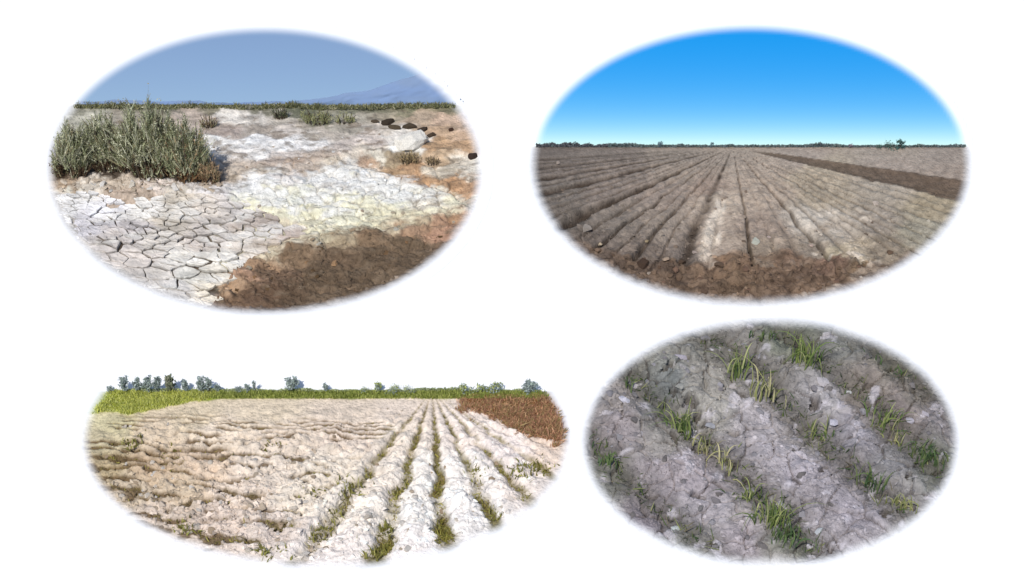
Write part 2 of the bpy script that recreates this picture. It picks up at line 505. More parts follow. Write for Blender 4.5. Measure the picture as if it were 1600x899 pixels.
for i, (u, v, s) in enumerate(pts):
    if not inside(PLATE_EDGE, u, v) or edge('TL', u, v) < -20: continue
    if rp.random() < 0.04 and v < 380: continue
    poly = [np.array([u - 70, v - 40]), np.array([u + 70, v - 40]), np.array([u + 70, v + 40]), np.array([u - 70, v + 40])]
    near = sorted((q for q in pts if q is not pts[i]), key=lambda q: ((q[0] - u) / 2.6) ** 2 + (q[1] - v - .1 * (q[0] - u)) ** 2)[:16]
    for (a, b, _) in near:                              # voronoi cell by clipping, stretched across
        dv_ = b - v - .1 * (a - u); n = np.array([(a - u) / 6.76 - .1 * dv_, dv_]); mid = np.array([(a + u) / 2, (b + v) / 2]); out = []
        for j in range(len(poly)):
            A, B = poly[j], poly[(j + 1) % len(poly)]
            da, db = (A - mid) @ n, (B - mid) @ n
            if da <= 0: out.append(A)
            if (da < 0) != (db < 0): out.append(A + (B - A) * da / (da - db))
        poly = out
        if len(poly) < 3: break
    if len(poly) < 3: continue
    c0 = np.mean(poly, 0)
    gap = rp.choice((.1, .2, .3, .5, .9, 1.5, 2.2)) * (.6 + .5 * float(sst(300, 420, v))) * (0.6 + 0.5 * sst(320, 440, v))
    ring = []
    for j in range(len(poly)):                          # split long edges so that outlines are uneven
        A, B = poly[j], poly[(j + 1) % len(poly)]
        nseg = 1 + int(np.linalg.norm(B - A) / 7)
        for t in range(nseg):
            q = A + (B - A) * t / nseg
            dd = c0 - q; L_ = np.linalg.norm(dd) + 1e-6
            ring.append(q + dd / L_ * min(gap + rp.uniform(0, 1.0) ** 2 * 1.6, L_ * 0.4) + np.array([rp.uniform(-1.2, 1.2), rp.uniform(-.7, .7)]))
    base = P(c0[0], c0[1])
    z0 = float(h_plate(np.array([c0[0]]), np.array([c0[1]]))[0]) * float(hrim('TL', np.array(c0[0]), np.array(c0[1]))) - .012
    tx, ty = rp.uniform(-0.05, 0.05), rp.uniform(-0.06, 0.04)
    rm = float(rim('TL', np.array(c0[0]), np.array(c0[1])))
    th = rp.uniform(0.008, 0.026)
    verts = []; cols = []
    cc = field(PLC, np.array([c0[0] + rp.uniform(-18, 18)]), np.array([c0[1] + rp.uniform(-8, 8)]))[0] * 1.14 * rp.choice((.86, .94, 1.0, 1.04, 1.1, 1.2))
    cc = float(rp.choice((.90, .96, 1.0, 1.03, 1.08)))
    rv = np.array(ring)
    tone = [crust(c0[0] + (rv[:, 0] - c0[0]) * q, c0[1] + (rv[:, 1] - c0[1]) * q) * cc for q in (1.0, 1.0, .86, .45)]
    mid_c = crust(c0[0], c0[1]) * cc
    n = len(ring)
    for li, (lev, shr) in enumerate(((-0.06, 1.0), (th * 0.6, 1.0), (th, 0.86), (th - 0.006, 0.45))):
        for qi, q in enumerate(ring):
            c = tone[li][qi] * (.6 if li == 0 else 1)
            qq = c0 + (q - c0) * shr
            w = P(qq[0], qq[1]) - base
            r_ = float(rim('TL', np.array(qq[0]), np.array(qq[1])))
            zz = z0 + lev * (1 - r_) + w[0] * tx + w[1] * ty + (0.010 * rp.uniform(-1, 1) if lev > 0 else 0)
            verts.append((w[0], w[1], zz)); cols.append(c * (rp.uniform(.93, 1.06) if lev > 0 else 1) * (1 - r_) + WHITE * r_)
    verts.append((0, 0, z0 + (th - 0.012) * (1 - rm))); cols.append(mid_c * (1 - rm) + WHITE * rm)
    faces = []
    for lv in range(3):
        for j in range(n):
            k2 = (j + 1) % n
            faces.append((lv * n + j, lv * n + k2, (lv + 1) * n + k2, (lv + 1) * n + j))
    for j in range(n): faces.append((3 * n + j, 3 * n + (j + 1) % n, 4 * n))
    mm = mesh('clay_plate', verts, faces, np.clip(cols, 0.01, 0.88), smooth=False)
    bmm = bmesh.new(); bmm.from_mesh(mm); bmesh.ops.recalc_face_normals(bmm, faces=bmm.faces); bmm.to_mesh(mm); bmm.free()
    obj('clay_plate', mm, M_PLATE, tl, base)

# clods: a few hull shapes shared by all copies
CLODS = []
for i in range(9):
    rr = random.Random(50 + i)
    bm = bmesh.new()
    for j in range(17):
        d = Vector((rr.gauss(0, 1), rr.gauss(0, 1), rr.gauss(0, 1))).normalized()
        bm.verts.new((d.x * rr.uniform(.8, 1.1), d.y * rr.uniform(.8, 1.1), d.z * rr.uniform(.6, 0.95)))
    r = bmesh.ops.convex_hull(bm, input=bm.verts)
    bmesh.ops.delete(bm, geom=[g for g in r['geom_interior'] if isinstance(g, bmesh.types.BMVert)], context='VERTS')
    m = bpy.data.meshes.new('clod'); bm.to_mesh(m); bm.free()
    m.materials.append(M_CLOD)
    CLODS.append(m)
rc = random.Random(11)


def clod(name, u, v, w, hfun, k, colour, parent, flat=0.65, sink=0.25, aspect=1.0):
    p = P(u, v); s = px_at(u, v) * w / 2
    r_ = float(rim(k, np.array(u), np.array(v)))
    z = float(hfun(np.array([u]), np.array([v]))[0]) * float(hrim(k, np.array(u), np.array(v)))
    o = bpy.data.objects.new(name, rc.choice(CLODS))
    o.location = (p[0], p[1], z + s * flat * (1 - 2 * sink) * 0.6)
    o.rotation_euler = (rc.uniform(-.3, .3), rc.uniform(-.3, .3), rc.uniform(0, 6.28))
    o.scale = (s * rc.uniform(.8, 1.2), s * aspect * rc.uniform(.8, 1.2), s * flat)
    c = np.clip(colour * rc.uniform(0.85, 1.15) * (1 - r_) + WHITE * r_, 0, 0.88)
    o.color = (*[float(q) for q in c], 1)
    if parent is not None: o.parent = parent
    col.objects.link(o)
    return o


OCT = np.array([[1, 0, 0], [0, 1, 0], [-1, 0, 0], [0, -1, 0], [0, 0, 1], [0, 0, -.6]], float)
OCF = np.array([[0, 1, 4], [1, 2, 4], [2, 3, 4], [3, 0, 4], [1, 0, 5], [2, 1, 5], [3, 2, 5], [0, 3, 5]])


def crumbs(k, n, dens, hf, cf, lo, hi, label, flat=.7, persp=None, var=(.7, 1.25)):
    """loose crumbs of the soil itself, too many to count"""
    cx, cy, a, b = ELL[k]
    u = np.random.uniform(cx - a, cx + a, n * 4); v = np.random.uniform(cy - b, cy + b, n * 4)
    if VH[k]: u, v = u[v > VH[k] + 6], v[v > VH[k] + 6]
    ok = (edge(k, u, v) > 8) & (dens(u, v) > np.random.rand(len(u))); u = u[ok][:n]; v = v[ok][:n]; n = len(u)
    p = P(u, v); p[:, 2] = hf(u, v) * hrim(k, u, v)
    sz = (lo + (hi - lo) * np.random.rand(n) ** 2.5) * .005
    if persp: sz = sz * persp(v)
    sc = sz[:, None] * np.random.uniform(.7, 1.3, (n, 3)) * [1, 1, flat]
    q = (OCT[None] + np.random.uniform(-.3, .3, (n, 6, 3))) * sc[:, None, :]
    t = np.random.uniform(0, 6.28, n); co, si = np.cos(t)[:, None], np.sin(t)[:, None]
    V = np.stack([q[..., 0] * co - q[..., 1] * si, q[..., 0] * si + q[..., 1] * co, q[..., 2]], -1) + p[:, None, :]
    V[..., 2] += sz[:, None] * .25
    c = np.clip(cf(u, v) * np.random.uniform(var[0], var[1], (n, 1)), .01, .85)
    c = mix(c, WHITE, rim(k, u, v))
    F = (np.arange(n)[:, None, None] * 6 + OCF[None]).reshape(-1, 3)
    o = obj('crumbs', mesh('crumbs', V.reshape(-1, 3), F, np.repeat(c, 6, 0), smooth=False), M_CRUMB)
    return tag(o, label, 'crumbs', kind='stuff')


# ---- foliage strips
class Leaves:
    """collects narrow tapered blades and small leaves (all quads) as one mesh"""
    def __init__(self): self.v = []; self.f = []; self.c = []; self.n = 0

    def _add(self, verts, faces, cols):
        self.v.append(verts.reshape(-1, 3)); self.f.append(faces + self.n); self.c.append(cols.reshape(-1, 3)); self.n += verts.reshape(-1, 3).shape[0]

    def blades(self, base, tip, width, colour, bend=None, segs=2, face=None):
        base = np.atleast_2d(np.asarray(base, float)); tip = np.atleast_2d(np.asarray(tip, float)); n = len(base)
        width = np.broadcast_to(np.asarray(width, float), (n,)); colour = np.atleast_2d(colour)
        ax = tip - base
        fc = np.random.normal(size=(n, 3)) * [1, 1, .4] if face is None else np.broadcast_to(np.asarray(face, float), (n, 3))
        side = np.cross(ax, fc); side = side / (np.linalg.norm(side, axis=1)[:, None] + 1e-9) * width[:, None] / 2
        vs = []
        for i in range(segs + 1):
            t = i / segs
            p = base + ax * t
            if bend is not None: p = p + np.atleast_2d(bend) * 4 * t * (1 - t)
            k = (max(1 - t, .06)) ** 0.7 if t > 0.35 else 0.75 + 0.7 * t
            vs += [p - side * k, p + side * k]
        V = np.stack(vs, 1)
        m = 2 * (segs + 1)
        q = np.array([[2 * i, 2 * i + 1, 2 * i + 3, 2 * i + 2] for i in range(segs)])
        F = (np.arange(n)[:, None, None] * m + q[None]).reshape(-1, 4)
        self._add(V, F, np.repeat(np.broadcast_to(colour, (n, 3))[:, None, :], m, 1))

    def leaves(self, p, size, colour):
        p = np.atleast_2d(p); n = len(p); size = np.broadcast_to(np.asarray(size, float), (n,))[:, None]
        d = np.random.normal(size=(n, 3)); d /= np.linalg.norm(d, axis=1)[:, None]
        e = np.cross(d, np.random.normal(size=(n, 3))); e /= np.linalg.norm(e, axis=1)[:, None] + 1e-9
        V = np.stack([p - d * size, p + e * size * .5, p + d * size, p - e * size * .5], 1)
        F = np.arange(n)[:, None] * 4 + np.arange(4)[None]
        self._add(V, F, np.repeat(np.broadcast_to(colour, (n, 3))[:, None, :], 4, 1))

    def build(self, name, parent=None, loc=None, mat=None):
        m = mesh(name, np.concatenate(self.v), np.concatenate(self.f), np.clip(np.concatenate(self.c), 0.005, 0.8), smooth=False)
        return obj(name, m, mat or M_LEAF, parent, loc)


LEAFGAIN = 1.5                                          # leaves hide and shade one another, the picture colour is their average


def pick(pal, n, lo=.75, hi=1.25, gain=None):
    a = lin(np.array(pal)) / LIGHT * (gain or LEAFGAIN)
    return a[np.random.randint(0, len(pal), n)] * np.random.uniform(lo, hi, (n, 1))


random.seed(3); np.random.seed(3)


def tube(path, r0, r1, n=6):
    v = []; fcs = []
    path = [np.asarray(p, float) for p in path]
    for i, p in enumerate(path):
        t = i / (len(path) - 1); r = r0 + (r1 - r0) * t
        for j in range(n):
            a = 2 * math.pi * j / n
            v.append(p + np.array([math.cos(a) * r, math.sin(a) * r, 0]))
    for i in range(len(path) - 1):
        for j in range(n):
            k = (j + 1) % n
            fcs.append((i * n + j, i * n + k, (i + 1) * n + k, (i + 1) * n + j))
    fcs.append(tuple((len(path) - 1) * n + j for j in range(n)))
    return v, fcs


def shrub(u, v, wpx, vtop, label, pal, n=1500, group=None, twig=(92, 74, 58), k='TL', hf=None, spread=1.0, stems=9, leafw=0.009):
    """broom-like desert shrub: stems fan out of the base, fine upright sprays along them"""
    p = P(u, v); z0 = float((hf or h_tl)(np.array([float(u)]), np.array([float(v)]))[0]) * float(hrim(k, np.array(u), np.array(v)))
    H = height_at(u, v, vtop) - z0; W = wpx * px_at(u, v)
    root = empty('desert_shrub', (p[0], p[1], z0 - 0.02))
    tag(root, label, 'shrub', group)
    sv, sf = [], []
    L = Leaves()
    tips = []
    for s in range(stems):
        a = 2 * math.pi * s / stems + random.uniform(-.3, .3); rad = random.uniform(0.15, 0.45)
        foot = np.array([math.cos(a) * W * .22, math.sin(a) * W * .12, 0])
        tip = np.array([math.cos(a) * W * rad, math.sin(a) * W * rad * .6, H * random.uniform(.6, .9)])
        mid = foot * .6 + tip * .4 + np.array([0, 0, H * .12])
        if float(edge(k, *to_px(p + tip + np.array([0, 0, z0])))) < 4: continue
        tv, tf = tube([foot, mid, tip], 0.022 * H + .004, 0.004, 5)
        o = len(sv); sv += tv; sf += [tuple(q + o for q in ff) for ff in tf]
    rr = np.sqrt(np.random.rand(n)); a = np.random.uniform(0, 6.283, n)
    x = np.cos(a) * rr + 0.10 * np.sin(9 * a); y = np.sin(a) * rr
    prof = (1 - 0.45 * np.abs(x) ** 2.6) * np.random.uniform(.80, 1.06, n) * (1 + .12 * np.sin(x * 11 + u) + .09 * np.sin(x * 23 + 2 * u))
    b = np.stack([x * W * .47, y * W * .26, x * 0], -1)
    lo = np.random.rand(n) ** 1.05 * 0.76
    ln = H * np.random.uniform(.08, .19, n)
    q = b * (0.66 + .34 * lo)[:, None]; q[:, 2] = prof * H * lo
    t = q + np.stack([x * ln * .38 * spread + np.random.normal(size=n) * ln * .26, np.random.normal(size=n) * ln * .22, ln], -1)
    gap_ = fbm(q[:, 0] * 5 / max(W, .1) + u, q[:, 2] * 3 / H, 3, 2) > -.22
    q, t, ln, lo, prof, x = q[gap_], t[gap_], ln[gap_], lo[gap_], prof[gap_], x[gap_]; n = len(q)
    t[:, 2] = np.minimum(t[:, 2], prof * H * np.random.uniform(.93, 1.05, n))
    c = pick(pal, n, .5, 1.3, 2.7)
    tw = (lo < .20) & (np.random.rand(n) < .7)
    c[tw] = pick([twig], int(tw.sum()), .5, 1.0, 2.0)
    ok = edge(k, *to_px(t + p + np.array([0, 0, z0]))) > np.random.uniform(-6, 12, n)
    q, t, c, ln = q[ok], t[ok], c[ok], ln[ok]; n = len(q)
    L.blades(q, t, leafw * np.random.uniform(.7, 1.6, n) * H / 1.2 + .006, c, segs=2)
    for j in range(4):
        tt = np.random.rand(n, 1)
        L.leaves(q + (t - q) * tt + np.random.normal(size=(n, 3)) * ln[:, None] * .07, np.random.uniform(.009, .019, n) * (.5 + .5 * H), c * np.random.uniform(.75, 1.0, (n, 1)))
    st = obj('stems', mesh('stems', sv, sf), M_BARK, root)
    L.build('foliage', root)
    return root


GREY = [(134, 134, 108), (118, 120, 92), (144, 144, 120), (100, 104, 78), (80, 82, 58), (132, 130, 110), (110, 102, 78), (148, 146, 126)]
shrub(112, 276, 76, 182, 'grey green shrub at the oval edge, leftmost of the large salt flat shrubs', GREY, 3800, 'large shrubs on the salt flat')
shrub(178, 266, 96, 172, 'tall feathery grey green shrub behind and between its two neighbours', GREY, 4600, 'large shrubs on the salt flat')
shrub(238, 276, 116, 161, 'tallest and widest grey green shrub in the middle of the clump', GREY, 5600, 'large shrubs on the salt flat')
shrub(294, 282, 86, 182, 'grey green shrub with reddish brown twigs at the clump end by the white salt', GREY[:6] + [(132, 114, 88)], 4000, 'large shrubs on the salt flat', twig=(120, 92, 66))
shrub(330, 287, 40, 238, 'low reddish brown dry shrub at the foot of the shrub clump', [(140, 118, 92), (126, 106, 82), (112, 108, 82), (150, 130, 104)], 800, None, twig=(124, 96, 72))
DK = [(92, 96, 72), (78, 80, 62), (110, 108, 82), (70, 66, 54)]
OL = [(128, 128, 88), (116, 118, 80), (142, 138, 100), (100, 102, 70)]
shrub(438, 184, 32, 163, 'small dark round shrub far off on the salt flat', DK, 350)
shrub(494, 190, 62, 168, 'wide low olive shrub beside the far dark shrub', OL, 600)
shrub(540, 190, 40, 174, 'pale olive shrub next to the wide low far shrub', OL, 350)
shrub(326, 198, 34, 178, 'brownish dry shrub behind the large shrub clump', [(140, 122, 98), (120, 104, 82), (112, 112, 84)], 300)
shrub(640, 250, 46, 234, 'low dry brown scrub in front of the white salt block', [(128, 112, 84), (108, 94, 70), (142, 128, 96)], 350, spread=1.6)
shrub(676, 252, 30, 242, 'flat dry scrub between the white salt block and the dark rock', [(128, 112, 84), (108, 94, 70)], 200, spread=1.6)

# far line of low scrub on the salt flat
n = 5200
u = np.random.uniform(112, 722, n); v = np.random.uniform(163.5, 170, n) + 5 * np.maximum(0, fbm(u / 40.0, u * 0 + 3.3, 3, 2))
ok = edge('TL', u, v) > 4; u = u[ok]; v = v[ok]; n = len(u)
p = P(u, v); hh = (0.0 + .12 * np.abs(fbm(u / 14.0, u * 0 + 1.7, 3, 1))) * np.random.uniform(.5, 1.2, n)
L = Leaves()
L.blades(p, p + np.stack([np.random.normal(size=n) * .03, np.random.normal(size=n) * .03, .03 + hh], -1), .022, pick(DK[:3] + OL + [(150, 146, 120), (136, 134, 112)], n, .7, 1.2, 1.9))
tag(L.build('scrub'), 'thin line of olive scrub along the far edge of the salt flat', 'scrub', kind='stuff')

# rocks
def rock(u, v, w, colour, label, flat=.7, aspect=.7, cat='rock', name='rock', hf=h_tl, k='TL', group=None, lumps=(1,), seed=0):
    """a weathered rock: hull with knocked-off corners and its own facets"""
    rr = random.Random(seed + int(u * 7 + v))
    bm = bmesh.new()
    for j in range(42):
        d = Vector((rr.gauss(0, 1), rr.gauss(0, 1), rr.gauss(0, 1))).normalized()
        s = rr.uniform(.78, 1.05) * (1 + .22 * math.sin(3 * d.x + seed) * d.y)
        bm.verts.new((d.x * s, d.y * s * aspect, d.z * s * flat))
    r = bmesh.ops.convex_hull(bm, input=bm.verts)
    bmesh.ops.delete(bm, geom=[g for g in r['geom_interior'] if isinstance(g, bmesh.types.BMVert)], context='VERTS')
    bmesh.ops.subdivide_edges(bm, edges=bm.edges[:], cuts=1, use_grid_fill=True)
    for q in bm.verts: q.co *= 1 + rr.uniform(-.06, .06)
    m = bpy.data.meshes.new(name); bm.to_mesh(m); bm.free()
    m.materials.append(M_CLOD)
    o = bpy.data.objects.new(name, m)
    p = P(u, v); s = px_at(u, v) * w / 2
    o.location = (p[0], p[1], float(hf(np.array([float(u)]), np.array([float(v)]))[0]) * float(hrim(k, np.array(u), np.array(v))) + s * flat * .45)
    o.rotation_euler = (0, 0, rr.uniform(-.4, .4)); o.scale = (s, s, s)
    c = lin(colour) / LIGHT
    o.color = (*[float(min(q, .86)) for q in c], 1)
    col.objects.link(o)
    tag(o, label, cat, group)
    return o


rock(646, 226, 62, (240, 234, 222), 'big white crumbly salt block on the sandy flat', .46, .6, 'salt block', 'salt_block')
for (u, v, w_, c, fl, lab) in [(586, 191, 15, (96, 84, 70), .5, 'small dark rock at the far end of the dark rock row'), (606, 192, 24, (72, 62, 52), .6, 'blackish rock near the far end of the dark rock row'), (617, 202, 22, (92, 80, 64), .4, 'brownish flat rock on the near side of the dark rock row'), (640, 199, 24, (84, 72, 58), .5, 'dark rock in the middle of the dark rock row'), (660, 203, 20, (78, 66, 56), .5, 'dark rock second from the white salt block in the row'), (674, 211, 16, (90, 76, 62), .5, 'last dark rock of the row, touching the white salt block')]:
    rock(u, v, w_, c, lab, fl, .5, group='dark rocks before the white salt block')
rock(739, 245, 16, (70, 56, 48), 'lone dark brown rock at the edge of the sand', .8, .9)
rock(705, 202, 9, (84, 62, 50), 'tiny dark rock alone on the orange sand', .7, .9)
for i in range(60):                                      # lumps in the mud and on the crust
    u = rc.uniform(360, 720); v = rc.uniform(330, 470)
    if edge('TL', np.array(u), np.array(v)) < 14: continue
    m_ = float(mud(np.array([u]), np.array([v]))[0])
    if m_ > .5: clod('clod', u, v, rc.uniform(6, 15), h_tl, 'TL', alb(rc.choice([(128, 100, 72), (112, 88, 62), (150, 116, 84), (176, 140, 104)])), tl, .4, .3)
    else: clod('crust_lump', u, v, rc.uniform(5, 11), h_tl, 'TL', alb(rc.choice([(216, 208, 190), (200, 184, 160), (170, 150, 124)])), tl, .4, .3)
for i in range(70):
    u = rc.uniform(90, 345); v = rc.uniform(284, 304)
    if edge('TL', np.array(u), np.array(v)) > 10: clod('crust_lump', u, v, rc.uniform(6, 20), h_tl, 'TL', alb(rc.choice([(232, 222, 206), (222, 206, 186), (206, 188, 166), (236, 230, 222)])), tl, .3, .3, .6)
for i in range(34):
    u = rc.uniform(330, 600); v = rc.uniform(212, 330)
    clod('crust_lump', u, v, rc.uniform(4, 10), h_tl, 'TL', alb(rc.choice([(226, 222, 214), (206, 190, 172), (180, 160, 140)])), tl, .35, .3)

crumbs('TL', 2600, lambda u, v: .35 + .65 * mud(u, v) + (v < 305) * .2 - .5 * inside(PLATE_EDGE, u, v), h_tl, c_tl, 2.5, 9, 'small crumbs of salt crust and mud on the salt flat', .5, lambda v: .35 + .65 * sst(170, 340, v))
sky_panel('TL', VH1, sky_material('hazy sky', 1.0, 2.0, 3.0, -.004, 0.90, .2, .79), R(14), R(34), 'hazy grey blue sky behind the salt flat')

# far mountains, distance haze painted in as blue grey
def mountains():
    us = np.linspace(120, 724, 220); ts = np.linspace(0, 1, 26)
    U, T = np.meshgrid(us, ts)
    top = np.interp(us, [120, 200, 300, 380, 450, 520, 580, 620, 660, 700, 730], [158, 157, 159, 160, 158, 151, 140, 126, 113, 105, 102])
    top = top + 3 * fbm(us / 30, us * 0 + 2.2, 4, 3)
    V = VH1 + 2 + (top[None, :] - VH1 - 2) * T
    rel = (0.02 + 0.025 * np.sin(np.pi * np.clip(T, 0, 1)) ** .7) * (0.6 + 1.6 * np.abs(fbm(U / 34 + V / 30, V / 20, 4, 2)))
    rel = rel * (1 - 0.9 * T ** 3) + .004
    d = edge('TL', U, V)
    p = on_panel('TL', VH1, U, V, rel)
    rm = rim('TL', U, V)
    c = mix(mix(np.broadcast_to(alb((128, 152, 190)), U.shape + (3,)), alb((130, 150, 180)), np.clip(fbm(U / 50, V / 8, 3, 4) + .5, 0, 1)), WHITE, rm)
    ny, nx = U.shape; idx = np.arange(nx * ny).reshape(ny, nx)
    q = np.stack([idx[:-1, :-1], idx[:-1, 1:], idx[1:, 1:], idx[1:, :-1]], -1).reshape(-1, 4)
    q = q[(d.ravel()[q] > -12).all(1)]
    used = np.unique(q); remap = np.full(nx * ny, -1); remap[used] = np.arange(len(used))
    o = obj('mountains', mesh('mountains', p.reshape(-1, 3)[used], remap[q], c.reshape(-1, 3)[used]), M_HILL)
    tag(o, 'far mountain slopes with blue grey haze painted on behind the salt flat', kind='structure')


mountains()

# ================================================================== 2  ploughed field (upper right)
VH2, VPU = 229.0, 1145.0
FUR = [(-15, 1.6, .8), (-11.5, .5, .6), (-9, .7, .8), (-7.4, .25, .7), (-5, .12, .8), (-3.4, .07, .7), (-2.55, .04, .6), (-1.75, .03, .6), (-1.12, .016, .6), (-.68, .014, .5), (1.5, .014, .4), (1.95, .016, .5), (2.45, .018, .5), (-6, .32, 1.1), (-4.1, .26, 1.2), (-2.9, .07, .6), (-2.2, .13, 1.2), (-1.38, .028, 1.0), (-.9, .03, .9), (-.45, .075, 1.0), (-.2, .02, .25), (.18, .018, 1.2), (.42, .02, .3), (.62, .03, .35), (.86, .022, 1.1), (1.08, .04, .5), (1.35, .02, .2), (1.72, .02, 1.3), (2.2, .022, 1.3), (2.7, .05, .35), (3.3, .06, .3)]


def tr_coords(u, v):
    w = np.maximum(v - 230.5, 1.5)
    s = (u - VPU) / w
    return w, s + 0.034 * fbm(420 / w, s * 2, 4, 2) * (1 + abs(s))


def tr_fur(u, v):
    w, s = tr_coords(u, v)
    g = 0.0; wid = 0.0
    for (s0, hw, dp) in FUR:
        br = np.clip(.85 + .8 * fbm(900 / w + s0 * 3, s * 0 + s0, 3, 4), .4, 1)
        g = np.maximum(g, dp * br * np.exp(-((s - s0) / hw) ** 2))
    return w, s, g


def fore_line(u):
    return np.interp(u, [900, 960, 1020, 1080, 1140, 1200, 1260, 1320, 1400], [372, 394, 410, 412, 404, 398, 402, 400, 408])


def h_tr(u, v):
    w, s, g = tr_fur(u, v)
    X = (u - VPU) / w; Y = 160.0 / w
    fore = sst(-6, 12, v - fore_line(u) + 26 * fbm(u / 34, v / 18, 4, 1))
    row = np.sin(s * 2 * math.pi / .5 + .9) * .016
    amp = w / 100.0
    smooth = sst(3.9, 4.4, s)
    z = amp * (row * (1 - smooth) - .10 * g * (1 - smooth)) * (1 - .75 * fore)
    z = z + amp * .02 * fbm(X * 7, Y * 9, 4, 3) + .030 * fbm(u / 9, v / 6, 4, 5) * sst(0, 60, w)
    f1, f2, idv = worley(u / 15 + 1.2 * fbm(u / 25, v / 14, 2, 3), v / 9, 2)
    lump = np.clip(1 - (f1 / .55) ** 2, 0, 1) * (idv > .35)
    z = z + (.07 * fore + .02 * sst(10, 120, w)) * lump * idv + .12 * fore * fbm(u / 26, v / 13, 4, 6)
    strip = sst(4.3, 4.6, s) * (1 - sst(6.1, 6.5, s))
    return z - .05 * strip * amp


def c_tr(u, v):
    w, s, g = tr_fur(u, v)
    wu = u + 20 * fbm(u / 34, v / 20, 4, 2); wv = v + 22 * fbm(u / 34, v / 18, 4, 1) * sst(340, 400, v) + 6 * fbm(u / 30, v / 16, 3, 5)
    pts = [(850, 236, (122, 112, 104)), (950, 236, (138, 126, 116)), (1060, 238, (162, 148, 134)), (1145, 238, (174, 158, 142)), (1250, 240, (176, 160, 146)), (1400, 240, (172, 158, 144)), (1490, 242, (166, 152, 140)),
           (860, 262, (136, 124, 114)), (960, 262, (150, 136, 124)), (1060, 266, (170, 154, 138)), (1180, 266, (184, 166, 148)), (1280, 272, (184, 168, 146)), (1400, 262, (176, 160, 146)), (1490, 270, (170, 154, 140)),
           (870, 300, (134, 124, 114)), (950, 300, (152, 138, 126)), (1040, 306, (164, 148, 134)), (1110, 300, (166, 146, 130)), (1190, 310, (184, 166, 148)), (1290, 306, (176, 162, 142)), (1380, 300, (176, 164, 148)), (1460, 325, (172, 158, 134)),
           (890, 340, (124, 114, 104)), (960, 345, (146, 134, 122)), (1040, 350, (160, 146, 132)), (1190, 356, (172, 154, 138)), (1290, 360, (176, 160, 142)), (1370, 350, (164, 152, 138)), (1440, 360, (168, 160, 142)),
           (930, 380, (124, 112, 102)), (1000, 390, (136, 122, 110)), (1070, 390, (150, 136, 124)), (1190, 392, (166, 150, 132)), (1270, 390, (160, 146, 130)), (1380, 390, (158, 144, 126)),
           (1100, 345, (190, 172, 154)), (1112, 385, (192, 174, 156)), (1118, 310, (200, 182, 162)), (1275, 348, (212, 200, 184)), (1292, 362, (206, 194, 178)), (1335, 398, (206, 190, 166)), (1310, 396, (196, 182, 156)),
           (1000, 415, (112, 96, 84)), (1060, 425, (116, 98, 84)), (1120, 415, (150, 122, 98)), (1180, 420, (136, 110, 90)), (1240, 410, (142, 116, 96)), (1300, 408, (158, 124, 106)), (1350, 415, (140, 116, 88)),
           (1080, 450, (124, 104, 86)), (1150, 450, (136, 112, 88)), (1220, 446, (132, 108, 88)), (1290, 440, (134, 110, 90)), (1180, 470, (130, 108, 90))]
    c = field(pts, wu, wv, 1.6) * .90
    g_ = c.mean(-1, keepdims=True); c = g_ + (c - g_) * .98
    pale = sst(-.36, -.28, s) * sst(-.10, -.16, s) * sst(285, 320, v) * sst(425, 395, v) * np.clip(.6 + 1.2 * fbm(u / 14, v / 16, 3, 3), 0, 1)
    p2 = sst(.16, .36, fbm(u / 34, v / 13, 4, 6)) * sst(1220, 1280, u) * sst(1400, 1360, u) * sst(315, 345, v)
    c = mix(c, alb((224, 210, 192)), np.clip(.95 * pale + .8 * p2, 0, .95))
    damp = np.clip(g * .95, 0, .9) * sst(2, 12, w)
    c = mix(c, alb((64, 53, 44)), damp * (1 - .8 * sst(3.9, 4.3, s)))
    strip = sst(4.0, 4.2, s + .2 * fbm(400 / w, s, 3, 1)) * (1 - sst(6.8, 7.1, s)) * sst(3, 12, w)
    c = mix(c, alb((104, 88, 74)), strip * .92)
    X = (u - VPU) / w; Y = 160.0 / w
    n = fbm(X * 16, Y * 14, 4, 6) * .5 + fbm(u / 9, v / 5, 4, 3) * .8
    c = c * (1 + .42 * n * sst(-4, 30, w))[..., None]
    f1, f2, idv = worley(u / 15 + 1.2 * fbm(u / 25, v / 14, 2, 3), v / 9, 2)
    fore = sst(-6, 12, v - fore_line(u) + 26 * fbm(u / 34, v / 18, 4, 1))
    c = mix(c, mix(np.broadcast_to(alb((134, 112, 93)), u.shape + (3,)), alb((92, 76, 64)), sst(-.1, .3, fbm(u / 20, v / 10, 4, 2))), .6 * fore)
    return mix(c, alb((78, 62, 50)), .55 * fore * sst(.05, .4, f1 - .35))


